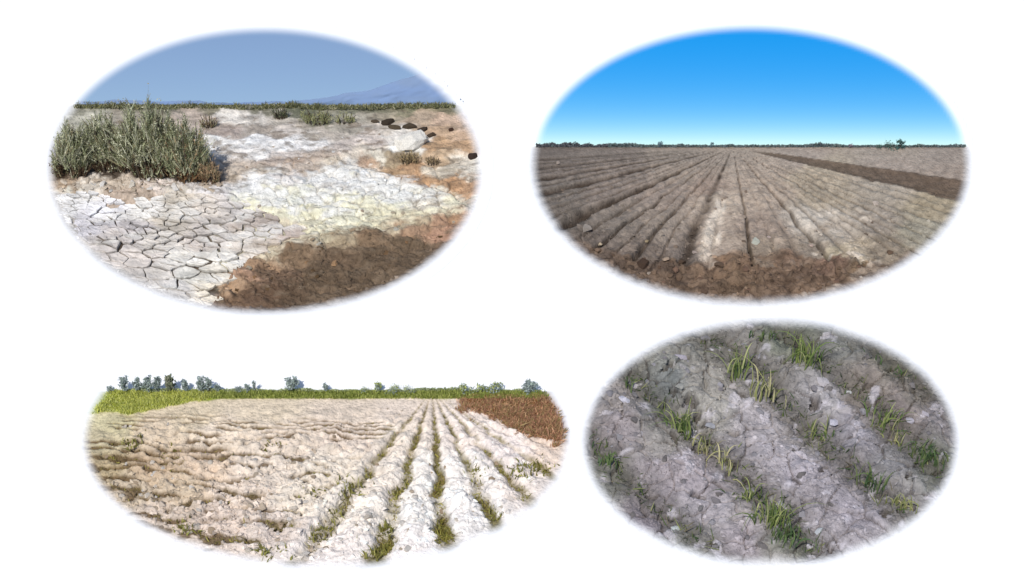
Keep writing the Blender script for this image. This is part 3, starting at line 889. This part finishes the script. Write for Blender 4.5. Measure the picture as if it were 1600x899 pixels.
tr = bed('ploughed_field', 'TR', VH2, h_tr, c_tr, 'ploughed field with furrows running to the horizon under a bright blue sky')
for i in range(170):
    v = rc.uniform(290, 470); u = rc.uniform(860, 1480)
    if edge('TR', np.array(u), np.array(v)) < 12: continue
    fr = v > float(fore_line(np.array([u]))[0])
    if not fr and rc.random() < .45: continue
    if fr: clod('clod', u, v, rc.uniform(6, 17), h_tr, 'TR', alb(rc.choice([(122, 100, 82), (110, 88, 72), (150, 124, 102), (136, 108, 90)])), tr, .6, .2)
    else: clod('clod', u, v, rc.uniform(3, 8), h_tr, 'TR', alb(rc.choice([(168, 150, 134), (150, 136, 120), (140, 122, 106)])), tr, .6, .2)
for (u, v, w_, c) in [(916, 360, 20, (176, 164, 152)), (937, 380, 9, (222, 200, 168)), (1010, 376, 8, (198, 176, 140)), (1041, 412, 13, (196, 170, 146)), (1014, 428, 9, (180, 164, 148)), (1180, 378, 13, (206, 206, 190)), (1201, 370, 8, (216, 196, 186)),
                      (1268, 384, 10, (226, 200, 184)), (1450, 348, 8, (228, 216, 196)), (1368, 320, 10, (206, 190, 176)), (872, 256, 10, (176, 160, 148)), (1086, 392, 10, (190, 172, 160)), (1004, 414, 26, (86, 68, 56)), (1065, 406, 16, (96, 78, 64)), (985, 420, 16, (104, 86, 72)), (1390, 398, 12, (128, 104, 84))]:
    clod('clod', u, v, w_, h_tr, 'TR', alb(c), tr, .7, .15)
crumbs('TR', 5000, lambda u, v: .25 + .25 * sst(-8, 8, v - fore_line(u)) + .2 * (u < 1100), h_tr, c_tr, 2.5, 10, 'small crumbs of brown earth on the ploughed field', .7, lambda v: .15 + .85 * sst(235, 400, v))
sky_panel('TR', VH2, sky_material('clear sky', 1.0, 0.3, 5.0, -.008, 1.33, .12, 1.03), R(2.6), R(36), 'clear blue sky behind the ploughed field')


# ---- small far trees
def tree(u, v, wpx, vtop, label, pal, group, n=190, trunk=.28, shape='oval', k='TL', name='tree', z0=0.0, tgain=1.5):
    p = P(u, v); H = height_at(u, v, vtop) - z0; W = wpx * px_at(u, v)
    root = empty(name, (p[0], p[1], z0)); tag(root, label, 'tree', group)
    path = [np.array([0, 0, -.01]), np.array([.01 * H, 0, H * .35]), np.array([-.02 * H, .01, H * .7])]
    tv, tf = tube(path, .045 * H, .015 * H, 6)
    for s in range(4):
        a = random.uniform(0, 6.28); z1 = H * random.uniform(.3, .5)
        t2, f2 = tube([np.array([0, 0, z1]), np.array([math.cos(a) * W * .3, math.sin(a) * W * .3, z1 + H * .22])], .02 * H, .006 * H, 4)
        o = len(tv); tv += t2; tf += [tuple(q + o for q in ff) for ff in f2]
    obj('trunk', mesh('trunk', tv, tf), M_BARK, root)
    L = Leaves()
    cl = [(random.uniform(-.75, .75), random.uniform(-.6, .6), trunk + .08 + (.84 - trunk) * (j + random.random()) / 11) for j in range(11)]
    ci = np.array(cl)[np.random.randint(0, len(cl), n)]
    cx, cy, cz = ci[:, 0], ci[:, 1], ci[:, 2]
    if shape == 'cone': fac = 1.15 - .95 * cz
    elif shape == 'flat': fac = np.where(cz > .5, 1.0, .5)
    elif shape == 'bush': fac = np.where(cz < .8, 1.0, .6)
    else: fac = 1 - .5 * np.abs(cz - .6) * 2
    q = np.stack([cx * W * .45 * fac, cy * W * .4 * fac, cz * H], -1) + np.random.normal(size=(n, 3)) * np.array([W * .11, W * .12, H * .07])
    q[:, 2] = np.clip(q[:, 2], H * trunk * .6, H)
    L.leaves(q, np.random.uniform(.07, .13, n) * min(H, W * 1.5), pick(pal, n, .75, 1.25, tgain))
    L.build('crown', root)
    return root


FAR = [(88, 110, 100), (72, 96, 90), (104, 124, 112), (80, 100, 84)]
tree(1406, 232, 14, 218.5, 'tallest dark tree standing at the end of the field horizon clump', FAR[:2] + [(56, 84, 84)], 'far trees beyond the ploughed field', shape='bush', trunk=.1)
tree(1388, 232, 26, 223, 'wide bushy green tree beside the tallest one on the field horizon', FAR, 'far trees beyond the ploughed field', shape='bush', trunk=.05)
tree(1372, 232, 14, 226, 'low tree beginning the green clump on the field horizon', FAR, 'far trees beyond the ploughed field', shape='bush', trunk=.05)
tree(1329, 232, 8, 225, 'small reddish tree alone between two low stretches of far woodland', [(140, 124, 134), (128, 116, 122)], 'far trees beyond the ploughed field', 110)
tree(1031, 230, 12, 221, 'little grey tree on the horizon, first from the oval edge by dark furrows', [(104, 122, 130), (88, 106, 114)], 'far trees beyond the ploughed field', 120)
tree(1112, 231, 10, 223, 'little grey tree nearest the meeting point of the furrows', [(112, 128, 134), (92, 110, 116)], 'far trees beyond the ploughed field', 120)
n = 7000
u = np.random.uniform(838, 1512, n); u = u[edge('TR', u, u * 0 + 230.0) > 3]; n = len(u)
hp = np.interp(u, [838, 900, 980, 1080, 1130, 1150, 1200, 1240, 1270, 1310, 1322, 1345, 1375, 1420, 1435, 1470, 1510], [6.5, 6.5, 5.5, 4, 2.5, 3.5, 4, 3.5, 6, 6, 2.5, 2.5, 5, 3, 3, 4, 4.5])
hp = hp * (.75 + .8 * fbm(u / 9.0, u * 0 + 1.1, 3, 3))
p = P(u, np.random.uniform(229.2, 231, n)); p[:, 2] += .005 + hp * .0125 * np.random.uniform(.1, 1, n)
c = np.where((u > 950)[:, None], pick([(104, 114, 118), (92, 102, 106), (116, 122, 120), (96, 108, 100)], n), pick([(98, 98, 100), (88, 90, 94)], n))
L = Leaves(); L.leaves(p, .024, c)
tag(L.build('treeline'), 'low grey green woodland along the horizon of the ploughed field', 'woodland', kind='stuff')

# ================================================================== 3  pale furrowed field (lower left)
VH3, BU, BV = 612.0, 675.0, 610.0
SF = [-.78, -.32, .08, .48, .90, 1.38]


def bl_fur(u, v):
    w = np.maximum(v - BV, 1.5)
    s = (u - BU) / w
    s = s + .07 * fbm(900 / w, s * 1.5, 4, 1) * (1 + .6 * abs(s)) + .035 * fbm(u / 13, v / 8, 3, 4) * sst(10, 120, w)
    g = 0.0
    for i, s0 in enumerate(SF):
        br = np.clip(.85 + .9 * fbm(1100 / w + i * 7, s * 0 + i, 3, 2), .5, 1) * (1 if -.6 < s0 < .8 else .8)
        g = np.maximum(g, br * np.exp(-np.abs((s - s0) / .066) ** 3))
    # left of the furrows the ground breaks into rough banks lying across
    left = sst(-.85, -1.15, s) * sst(22, 60, w)
    wq = np.maximum(w - .05 * (u - 300), 6.0)
    ph = np.log(wq) / .135 + 1.1 * fbm(u / 60, v / 26, 3, 5) + .25 * fbm(u / 14, v / 8, 2, 3)
    keep = sst(-.12, .14, fbm(u / 58 + 3, v / 15, 4, 5) + .16 * sst(440, 240, u) * sst(665, 700, v) * sst(820, 760, v))
    g = np.maximum(g, left * keep * sst(-.25, .45, np.sin(2 * math.pi * ph)))
    return w, s, g


def redzone(u, v):
    line = np.interp(u, [700, 720, 770, 800, 840, 880], [634, 640, 652, 672, 682, 694])
    return sst(7, -7, v - line + 16 * fbm(u / 16, v / 8, 4, 3)) * sst(706, 732, u + .4 * (v - 630) + 14 * fbm(u / 14, v / 8, 3, 2))


def meadow(u, v):
    line = np.interp(u, [130, 200, 250, 300, 340, 700], [646, 646, 640, 628, 625, 623])
    return sst(2, -3, v - line + 4 * fbm(u / 20, v / 8, 3, 3))


def h_bl(u, v):
    w, s, g = bl_fur(u, v)
    amp = w / 100
    right = sst(-1.4, -.9, s)
    z = -amp * .062 * g * right - .065 * g * (1 - right) * sst(10, 90, w) + amp * .03 * right * np.cos((s - .28) * 2 * math.pi / .4)
    z = z + .07 * sst(5, 110, w) * fbm(u / 34, v / 12, 4, 1) + .05 * sst(5, 80, w) * fbm(u / 10, v / 5.5, 3, 5)
    f1, f2, idv = worley(u / 26 + 1.0 * fbm(u / 30, v / 15, 2, 3), v / 12, 4)
    z = z + .07 * sst(8, 90, w) * (1 - .45 * right) * np.clip(1 - (f1 / .6) ** 2, 0, 1) * idv
    f1, f2, idv = worley(u / 12 + fbm(u / 20, v / 12, 2, 5), v / 7.5, 6)
    z = z + .035 * sst(30, 150, w) * np.clip(1 - (f1 / .6) ** 2, 0, 1) * idv * (idv > .3)
    return z


def c_bl(u, v):
    w, s, g = bl_fur(u, v)
    wu = u + 14 * fbm(u / 40, v / 20, 3, 2); wv = v + 6 * fbm(u / 30, v / 16, 3, 5)
    pts = [(170, 660, (196, 186, 150)), (300, 650, (204, 188, 162)), (420, 640, (208, 192, 168)), (540, 640, (208, 192, 174)), (640, 640, (216, 200, 184)),
           (160, 690, (186, 174, 144)), (240, 680, (204, 186, 162)), (340, 680, (214, 198, 178)), (440, 680, (214, 198, 180)), (540, 680, (212, 196, 180)), (620, 690, (220, 206, 190)), (720, 670, (226, 212, 200)), (800, 710, (226, 214, 206)), (860, 705, (214, 196, 180)),
           (170, 730, (176, 158, 126)), (240, 730, (186, 164, 138)), (320, 725, (204, 184, 162)), (420, 730, (216, 202, 186)), (520, 730, (216, 204, 188)), (600, 750, (224, 212, 198)), (660, 740, (230, 222, 212)), (740, 740, (230, 222, 214)), (820, 760, (226, 214, 204)),
           (200, 770, (190, 174, 152)), (280, 765, (196, 178, 154)), (380, 775, (212, 196, 180)), (470, 780, (220, 208, 192)), (560, 800, (228, 218, 206)), (660, 800, (232, 226, 218)), (740, 800, (230, 224, 218)),
           (250, 810, (200, 184, 168)), (340, 815, (204, 188, 174)), (430, 830, (210, 196, 184)), (520, 850, (224, 214, 206)), (640, 850, (230, 222, 216)), (480, 875, (222, 212, 204))]
    c = field(pts, wu, wv, 1.5) * 1.24
    right = sst(-1.4, -.9, s)
    n = fbm(u / 12, v / 6, 4, 6) + .7 * fbm(u / 30, v / 10, 3, 3)
    c = c * (1 + .22 * n * sst(0, 60, w))[..., None]
    weed = np.clip(g * 1.2 - .12, 0, 1) * sst(5, 30, w)  # mask of furrow weeds, and of the shadow streaks at left
    weed_shade = mix(np.broadcast_to(alb((116, 95, 68)), u.shape + (3,)), alb((118, 108, 56)), np.clip(right + .6 * fbm(u / 30, v / 20, 3, 2), 0, 1))  # olive for furrow weeds; brown is shadow painted between the left banks
    c = mix(c, weed_shade, .92 * weed)
    c = mix(c, mix(np.broadcast_to(alb((150, 92, 58)), u.shape + (3,)), alb((126, 96, 56)), np.clip(.5 + 1.2 * fbm(u / 24, v / 10, 3, 2), 0, 1)), redzone(u, v))
    far = meadow(u, v)
    gr = mix(np.broadcast_to(alb((156, 168, 52)), u.shape + (3,)), alb((124, 138, 48)), sst(240, 420, u))
    return mix(c, gr, far * (1 - redzone(u, v)))


bl = bed('furrowed_field', 'BL', VH3, h_bl, c_bl, 'pale salty field with weedy furrows and a line of far trees')
for i in range(330):
    w = 30 + 240 * rc.random(); v = BV + w; u = rc.uniform(135, 885)
    if edge('BL', np.array(u), np.array(v)) < 12 or float(redzone(np.array([u]), np.array([v]))[0]) > .2: continue
    s = (u - BU) / w
    if s > -1.0 and rc.random() < .45: continue
    clod('clod', u, v, rc.uniform(.4, 1) * (5 + 13 * w / 240), h_bl, 'BL', alb(rc.choice([(224, 212, 196), (206, 188, 166), (190, 168, 142), (232, 224, 214)])), bl, .5, .25)

crumbs('BL', 6000, lambda u, v: .8 - .45 * sst(-1.4, -.9, bl_fur(u, v)[1]) - redzone(u, v) - meadow(u, v), h_bl, c_bl, 2.5, 10, 'small crumbs of pale soil on the furrowed field', .7, lambda v: .15 + .85 * sst(620, 800, v), (.66, 1.15))
# grasses and scrub at the back of the pale field
def patch(name, n, area, keep, size, pal, label, cat, zoff=0.0, width=.02, lean=.25, gain=2.2):
    N = n * 12
    u = np.random.uniform(area[0], area[1], N); v = np.random.uniform(area[2], area[3], N)
    ok = (keep(u, v) > np.random.rand(N)) & (edge('BL', u, v) > np.random.uniform(2, 15, N))
    u = u[ok][:n]; v = v[ok][:n]; n = len(u)
    p = P(u, v); p[:, 2] = h_bl(u, v) * hrim('BL', u, v) * sst(611, 617, v)
    h = size(u, v) * np.random.uniform(.5, 1.15, n)
    t = p + np.stack([np.random.normal(size=n) * h * lean, np.random.normal(size=n) * h * lean, h], -1)
    L = Leaves(); L.blades(p, t, width * np.random.uniform(.7, 1.5, n), pick(pal, n, .75, 1.25, gain), segs=2)
    return tag(L.build(name), label, cat, kind='stuff')


YG = [(182, 184, 100), (172, 174, 90), (188, 190, 118), (160, 162, 86)]
OG = [(124, 132, 66), (108, 116, 58), (138, 144, 78), (150, 152, 90)]
patch('grass', 9000, (140, 345, 614, 650), lambda u, v: meadow(u, v) * (u < 340 - 3 * (v - 620)), lambda u, v: .03 + .05 * np.clip(.5 + 1.3 * fbm(u / 14, v / 6, 3, 2), 0, 1), YG + OG[2:], 'bright yellow green grass at the far edge of the pale field', 'grass', width=.016)
patch('crop', 11000, (300, 860, 613.5, 624), lambda u, v: u * 0 + 1, lambda u, v: .035 + .045 * np.clip(.5 + 1.3 * fbm(u / 16, v / 6, 3, 2), 0, 1), OG, 'strip of dark green crop along the far edge of the pale field', 'crop', width=.016)
RED = [(156, 120, 94), (142, 108, 84), (170, 136, 106), (132, 114, 80), (152, 124, 92), (136, 98, 80), (120, 106, 70)]
patch('dry_scrub', 9000, (712, 885, 618, 700), lambda u, v: np.clip(redzone(u, v) * (.35 + 1.2 * np.clip(.5 + fbm(u / 16, v / 8, 3, 6), 0, 1)), 0, 1) * (v > 619), lambda u, v: (.03 + .08 * (v - 615) / 75) * (.6 + np.clip(.4 + fbm(u / 18, v / 8, 3, 1), 0, 1)), RED, 'reddish brown dry scrub beside the pale furrows', 'scrub', width=.016, lean=.55, gain=2.1)
WEED = [(124, 120, 56), (140, 134, 66), (108, 104, 50), (150, 142, 78), (118, 100, 62)]
patch('weeds', 17000, (140, 885, 650, 880), lambda u, v: np.clip(bl_fur(u, v)[2] * 1.3 - .45, 0, 1) * (1 - redzone(u, v)) * (.10 + .90 * sst(-1.2, -.85, bl_fur(u, v)[1])) * (edge('BL', u, v) > 14) * (.25 + .75 * sst(-.05, .15, fbm(u / 18, v / 14, 3, 7))), lambda u, v: .025 + .045 * (v - 640) / 220, WEED, 'olive weeds growing along the furrows of the pale field', 'weeds', width=.016, lean=.7, gain=1.8)


def tuft(u, v, n, hpx, label, pal, hf, k, group, name='grass_tuft', cat='grass tuft', width=.03, lean=.45, parts=False, bw=.10, bendy=.3):
    p = P(u, v); s = px_at(u, v)
    z = float(hf(np.array([float(u)]), np.array([float(v)]))[0]) * float(hrim(k, np.array(u), np.array(v)))
    root = empty(name, (p[0], p[1], z - .01)); tag(root, label, cat, group)
    L = Leaves()
    for i in range(n):
        if parts: L = Leaves()
        h = hpx * s * random.uniform(.45, 1.1)
        a = random.uniform(0, 6.283); ln = abs(random.gauss(0, lean))
        b = np.array([random.gauss(0, bw), random.gauss(0, bw * .8), 0])
        t = b + np.array([math.cos(a) * ln * h, math.sin(a) * ln * h * .8, h * math.sqrt(max(.08, 1 - min(ln, .95) ** 2))])
        if float(edge(k, *to_px(p + t + np.array([0, 0, z])))) < 12: continue
        c = pick(pal, 1)
        bend = np.array([-math.cos(a) * h * .1, -math.sin(a) * h * .1, h * bendy * min(ln, .8)])
        L.blades(b, t, width * random.uniform(.7, 1.3), c, bend=bend, segs=5 if parts else 3, face=(random.gauss(0, .5), -1, random.gauss(0, .5)))
        if parts: L.build('blade', root)
    if not parts and L.n: L.build('leaves', root)
    return root


GW = 'weed tufts on the pale field'
W2 = [(132, 130, 70), (116, 114, 58), (148, 144, 86), (106, 100, 56)]
for (u, v, n, h, lab) in [
        (285, 830, 60, 22, 'green weed tuft at the lower rim of the pale field, among clods'),
        (418, 866, 55, 26, 'green weed tuft at the lower rim, between two other rim tufts'),
        (586, 868, 90, 30, 'large green weed tuft at the bottom of the pale field rows'),
        (212, 694, 45, 16, 'yellow green weed tuft beside the grassy far edge of the pale field'),
        (268, 700, 30, 12, 'small weed tuft right of the yellow green tuft near the meadow'),
        (545, 765, 70, 26, 'dark green weed tuft where the furrow meets the cloddy ground'),
        (498, 830, 55, 24, 'olive weed tuft low in the leftmost clear furrow'),
        (520, 796, 45, 18, 'olive weed tuft halfway down the leftmost clear furrow'),
        (600, 826, 70, 24, 'dark olive weed tuft low in the second furrow'),
        (618, 770, 50, 18, 'olive weed tuft halfway down the second furrow'),
        (700, 838, 60, 22, 'dark weed tuft at the lower end of the middle furrow'),
        (690, 760, 50, 18, 'olive weed tuft halfway down the middle furrow'),
        (745, 735, 50, 20, 'grey green weed tuft in the furrow right of the middle one'),
        (815, 742, 60, 20, 'green weed tuft beside the rim under the dry scrub'),
        (842, 728, 70, 22, 'wide yellow green weed tuft touching the oval rim below the dry scrub'),
        (775, 800, 45, 18, 'olive weed tuft at the lower right rim of the pale field'),
        (480, 770, 35, 14, 'low weed tuft among clods left of the clear furrows'),
        (425, 700, 30, 12, 'sparse weed tuft in the middle of the cloddy pale ground')]:
    tuft(u, v, int(n * .7), h * .72, lab, W2, h_bl, 'BL', GW, name='weed_tuft', cat='weed', width=.024, lean=.7, bw=.10)

GT = [(118, 126, 124), (104, 112, 110), (132, 140, 136), (110, 120, 110)]  # haze of distance painted into the grey leaf colours
GD = [(98, 104, 84), (86, 92, 74), (112, 112, 96)]
GG = 'far trees behind the pale field'
for (u, w, top, shape, pal, lab) in [
        (173, 14, 606, 'bush', GT, 'lowest bushy tree at the outer end of the far tree row'),
        (196, 14, 591, 'oval', GT, 'grey tree with narrow top, first tall one from the outer end'),
        (217, 15, 594, 'cone', GT, 'pointed grey tree between two taller ones near the outer end'),
        (233, 15, 590, 'oval', GT, 'broad grey tree touching its slim neighbour in the far row'),
        (247, 13, 590, 'oval', GT, 'slim grey tree just right of the broad touching one'),
        (268, 18, 589, 'cone', GD, 'dark brownish green tree, darkest of the far row'),
        (291, 13, 596, 'cone', GT, 'small pointed tree standing alone right of the darkest one'),
        (316, 14, 590, 'oval', GT, 'tall left tree of a touching grey pair in the far row'),
        (328, 12, 592, 'oval', GT, 'right tree of the touching grey pair in the far row'),
        (341, 9, 601, 'oval', GT, 'short thin tree beside the touching grey pair'),
        (372, 14, 606, 'bush', GT, 'low pale bush like tree left of two slim trees'),
        (387, 9, 602, 'oval', GT, 'short slim pale tree next to the taller slim dark one'),
        (399, 7, 597, 'oval', GT, 'tallest slim tree alone past the short pale ones'),
        (458, 22, 594, 'flat', GT, 'umbrella shaped tree with flat wide crown standing alone'),
        (510, 9, 601, 'oval', GT, 'tiny grey tree alone between umbrella tree and long bushes'),
        (570, 16, 607, 'bush', OG + GT, 'low green bush tree beginning the middle stretch'),
        (592, 14, 601, 'oval', OG + GT, 'tallest green grey tree of the middle stretch'),
        (612, 22, 605, 'bush', OG + GT, 'rounded green grey tree in the middle stretch'),
        (638, 22, 607, 'bush', OG + GT, 'low wide green tree ending the middle stretch'),
        (728, 24, 602, 'bush', OG + GT, 'wide green tree above the edge of the dry scrub'),
        (752, 16, 603, 'oval', OG + GT, 'green tree between the wide one and its last neighbour'),
        (774, 22, 601, 'bush', OG + GT, 'green tree with small top spike behind the dry scrub'),
        (828, 22, 597, 'bush', GT, 'blocky grey tree behind the dry scrub at the far end')]:
    tree(u, 613, w * 1.1, top - 1, lab, pal, GG, tgain=2.3, n=340, shape=shape, trunk=.06 if shape == 'bush' else (.45 if shape == 'flat' else .18))

n = 5200
u = np.random.uniform(176, 862, n); u = u[edge('BL', u, u * 0 + 612.0) > 8]; n = len(u)
hp = 1.5 + 6 * np.clip(.25 + 1.2 * fbm(u / 26.0, u * 0 + 4.4, 3, 2), 0, 1)
p = P(u, np.random.uniform(611.5, 613, n)); p[:, 2] += .005 + hp * .0125 * np.random.uniform(.1, 1, n)
L = Leaves(); L.leaves(p, .022, pick([(156, 164, 122), (140, 150, 112), (168, 174, 140)], n))
tag(L.build('bushes'), 'pale low bushes between the far trees of the pale field', 'bushes', kind='stuff')

# ================================================================== 4  grey cloddy soil with young grass (lower right)
RN = np.array([.68, -.73])
ROWS = [18, 122, 242, 374, 462, 540]


def br_row(u, v):
    q = RN[0] * u + RN[1] * v + 16 * fbm(u / 70, v / 70, 3, 1)
    g = 0.0
    for r0 in ROWS: g = np.maximum(g, np.exp(-((q - r0) / 27.0) ** 2))
    return g


def h_br(u, v):
    g = br_row(u, v)
    z = .12 * (.5 - g) + .12 * fbm(u / 60, v / 44, 2, 2) + .05 * fbm(u / 20, v / 14, 3, 5) + .012 * fbm(u / 6, v / 5, 2, 3)
    wu = u + 18 * fbm(u / 40, v / 30, 3, 4); wv = v + 12 * fbm(u / 36, v / 30, 3, 6)
    f1, f2, idv = worley(wu / 46, wv / 30, 2)
    z = z + .07 * sst(0, .10, f2 - f1) + .07 * (idv - .5)
    patch_ = sst(-.05, .2, fbm(u / 70, v / 50, 2, 6) + .05)
    f1, f2, idv = worley(wu / 24, wv / 17, 5)
    z = z + .085 * (.35 + .65 * patch_) * np.clip(1 - (f1 / .62) ** 2, 0, 1) * (idv > .3) * idv - .20 * sst(.40, .22, f1) * (idv < .07)
    f1, f2, idv = worley(wu / 11 + 7, wv / 8, 1)
    return z + .045 * patch_ * np.clip(1 - (f1 / .6) ** 2, 0, 1) * idv - .06


BRC = [(1000, 560, (142, 138, 128)), (1080, 540, (134, 130, 122)), (1150, 530, (142, 136, 130)), (1230, 525, (120, 122, 108)), (1320, 540, (128, 126, 120)), (1400, 570, (112, 108, 96)),
       (960, 620, (146, 138, 134)), (1030, 610, (124, 126, 124)), (1100, 600, (152, 146, 138)), (1200, 590, (138, 132, 128)), (1280, 620, (168, 162, 162)), (1350, 610, (150, 138, 130)), (1430, 620, (128, 120, 112)),
       (960, 680, (152, 142, 142)), (1040, 680, (146, 140, 134)), (1110, 650, (160, 154, 146)), (1180, 660, (164, 156, 156)), (1260, 680, (154, 146, 142)), (1330, 680, (148, 142, 146)), (1400, 650, (138, 126, 122)), (1460, 650, (146, 138, 138)),
       (950, 740, (128, 126, 118)), (1020, 750, (156, 146, 148)), (1090, 740, (160, 150, 152)), (1180, 720, (164, 156, 158)), (1250, 740, (170, 162, 166)), (1330, 740, (152, 144, 146)), (1400, 720, (142, 138, 138)), (1460, 730, (124, 124, 116)),
       (1020, 800, (148, 138, 142)), (1100, 800, (166, 158, 160)), (1180, 800, (150, 142, 140)), (1260, 800, (152, 144, 146)), (1330, 800, (158, 150, 154)), (1400, 780, (148, 142, 140)),
       (1080, 850, (148, 146, 140)), (1160, 850, (160, 150, 152)), (1230, 850, (118, 118, 108)), (1310, 840, (158, 150, 152)), (1220, 875, (140, 134, 128))]


def c_br(u, v):
    g = br_row(u, v)
    wu = u + 20 * fbm(u / 40, v / 30, 3, 2); wv = v + 16 * fbm(u / 30, v / 26, 3, 5)
    c = field(BRC, wu, wv, 1.2, 4) * 1.20 * np.array([.98, 1.0, 1.01])
    c = mix(c, alb((94, 90, 82)), .72 * g)
    n = fbm(u / 14, v / 10, 5, 6)
    c = c * (1 + .34 * n)[..., None]
    xu = u + 18 * fbm(u / 40, v / 30, 3, 4); xv = v + 12 * fbm(u / 36, v / 30, 3, 6)
    f1, f2, idv = worley(xu / 46, xv / 30, 2)
    crack = (1 - sst(.0, .055, f2 - f1)) * sst(-.15, .1, fbm(u / 50, v / 40, 2, 3))
    c = mix(c, alb((78, 70, 66)), .8 * crack)
    f1, f2, idv = worley(xu / 24, xv / 17, 5)
    c = mix(c, alb((84, 76, 70)), .7 * sst(.40, .25, f1) * (idv < .07))  # shadow painted into the small pits
    return mix(c, alb((214, 208, 214)), .55 * sst(.30, .5, fbm(u / 24, v / 18, 4, 4)))


br = bed('cloddy_soil', 'BR', None, h_br, c_br, 'grey cracked cloddy soil with rows of young grass', step=1.5)
for i in range(300):
    u = rc.uniform(915, 1495); v = rc.uniform(505, 880)
    if edge('BR', np.array(u), np.array(v)) < 10: continue
    big = rc.random() ** 3
    clod('clod', u, v, 5 + 15 * big, h_br, 'BR', alb(rc.choice([(146, 142, 142), (160, 156, 160), (136, 130, 128), (150, 144, 146), (172, 168, 172)])), br, .7, .3, .8)
for (u, v, w_, c) in [(1222, 790, 26, (232, 224, 226)), (976, 636, 22, (226, 222, 232)), (1302, 660, 22, (214, 210, 220)), (1326, 612, 13, (232, 232, 230)), (1056, 822, 20, (222, 228, 224)), (1062, 560, 24, (198, 192, 204)), (1110, 666, 20, (206, 206, 212)),
                      (1283, 602, 30, (206, 200, 202)), (1146, 606, 20, (204, 196, 194)), (1282, 830, 24, (214, 218, 222)), (1420, 660, 18, (204, 198, 206)), (1445, 652, 16, (200, 192, 198)), (1250, 690, 16, (190, 182, 184)), (1062, 614, 18, (196, 194, 186))]:
    clod('salt_lump', u, v, w_, h_br, 'BR', alb(c), br, .5, .25, .8)

crumbs('BR', 9000, lambda u, v: .4 + .6 * sst(0, .3, fbm(u / 60, v / 40, 3, 4) + .1), h_br, c_br, 2, 7.5, 'small crumbs of grey earth on the cloddy soil', .7, None, (.7, 1.25))
GA = [(118, 130, 72), (102, 118, 66), (138, 146, 92), (88, 106, 60), (152, 154, 106)]
GB = [(84, 104, 66), (74, 96, 62), (102, 118, 74), (94, 102, 66)]
GY = [(146, 148, 96), (164, 160, 114), (126, 130, 80), (176, 168, 128)]
GR = 'young grass tufts in rows on the grey soil'
for (u, v, n, h, pal, lab) in [
        (1192, 530, 12, 30, GB, 'dark green grass tuft at the top rim of the grey soil'),
        (1256, 572, 22, 66, GA, 'tallest and densest grass tuft, near the top rim'),
        (1150, 588, 14, 56, GA, 'grass tuft with spread blades, above the pale bent blades'),
        (1194, 628, 10, 52, GY, 'thin tuft of pale bent blades in the upper middle'),
        (1062, 672, 18, 60, GA, 'upright grass tuft left of the middle'),
        (1104, 708, 10, 36, GY, 'pale curled grass tuft between two greener ones left of the middle'),
        (1138, 722, 14, 42, GY, 'grass tuft curling round itself in the middle'),
        (978, 604, 8, 30, GB, 'small grass tuft at the upper left rim of the grey soil'),
        (944, 726, 10, 34, GB, 'short dark grass tuft at the left rim of the grey soil'),
        (924, 684, 6, 24, GB, 'tiny grass tuft right at the left rim, topmost of two there'),
        (1276, 680, 9, 42, GA, 'sparse greyish grass tuft right of the middle'),
        (1382, 660, 12, 40, GA, 'grass tuft in the right row, above the low spreading one'),
        (1398, 688, 9, 28, GY, 'low spreading pale tuft under its neighbour in the right row'),
        (1370, 566, 9, 22, GB, 'small dark tuft on brown soil near the upper right rim'),
        (1410, 582, 7, 20, GB, 'faint tuft among clods at the upper right rim'),
        (1446, 712, 14, 38, GB, 'dark green tuft by the right rim of the grey soil'),
        (1472, 726, 10, 40, GB, 'outermost dark green tuft at the right rim'),
        (1366, 762, 12, 48, GB, 'green tuft with one upright blade at lower right'),
        (1410, 796, 12, 42, GY, 'yellowish tuft at the lower right rim of the grey soil'),
        (1168, 782, 12, 36, GA, 'yellow green tuft above the big lowest tuft'),
        (1200, 822, 22, 58, GA, 'big bright grass tuft beside the white salt lump'),
        (1226, 852, 18, 50, GB, 'lowest dark green grass tuft at the bottom of the grey soil')]:
    tuft(u, v, int(n * 2.1), h, lab, pal, h_br, 'BR', GR, width=.024, lean=.65, parts=True, bw=.10, bendy=.6)
n = 9000
u = np.random.uniform(915, 1490, n); v = np.random.uniform(505, 880, n)
ok = (edge('BR', u, v) > 12) & (br_row(u, v) > .5 + .5 * np.random.rand(n)); u = u[ok][:1300]; v = v[ok][:1300]; n = len(u)
p = P(u, v); p[:, 2] = h_br(u, v) * hrim('BR', u, v); h = np.random.uniform(.05, .18, n)
patch_c = Leaves()
t = p + np.stack([np.random.normal(size=n) * h * .6, np.random.normal(size=n) * h * .6, h * .7], -1)
ok = edge('BR', *to_px(t)) > 8; p, t, n = p[ok], t[ok], int(ok.sum())
patch_c.blades(p, t, .022, pick(GB + GA + [(120, 112, 92)], n, .5, .9))
tag(patch_c.build('sprouts'), 'thin grass sprouts along the furrows of the grey soil', 'sprouts', kind='stuff')
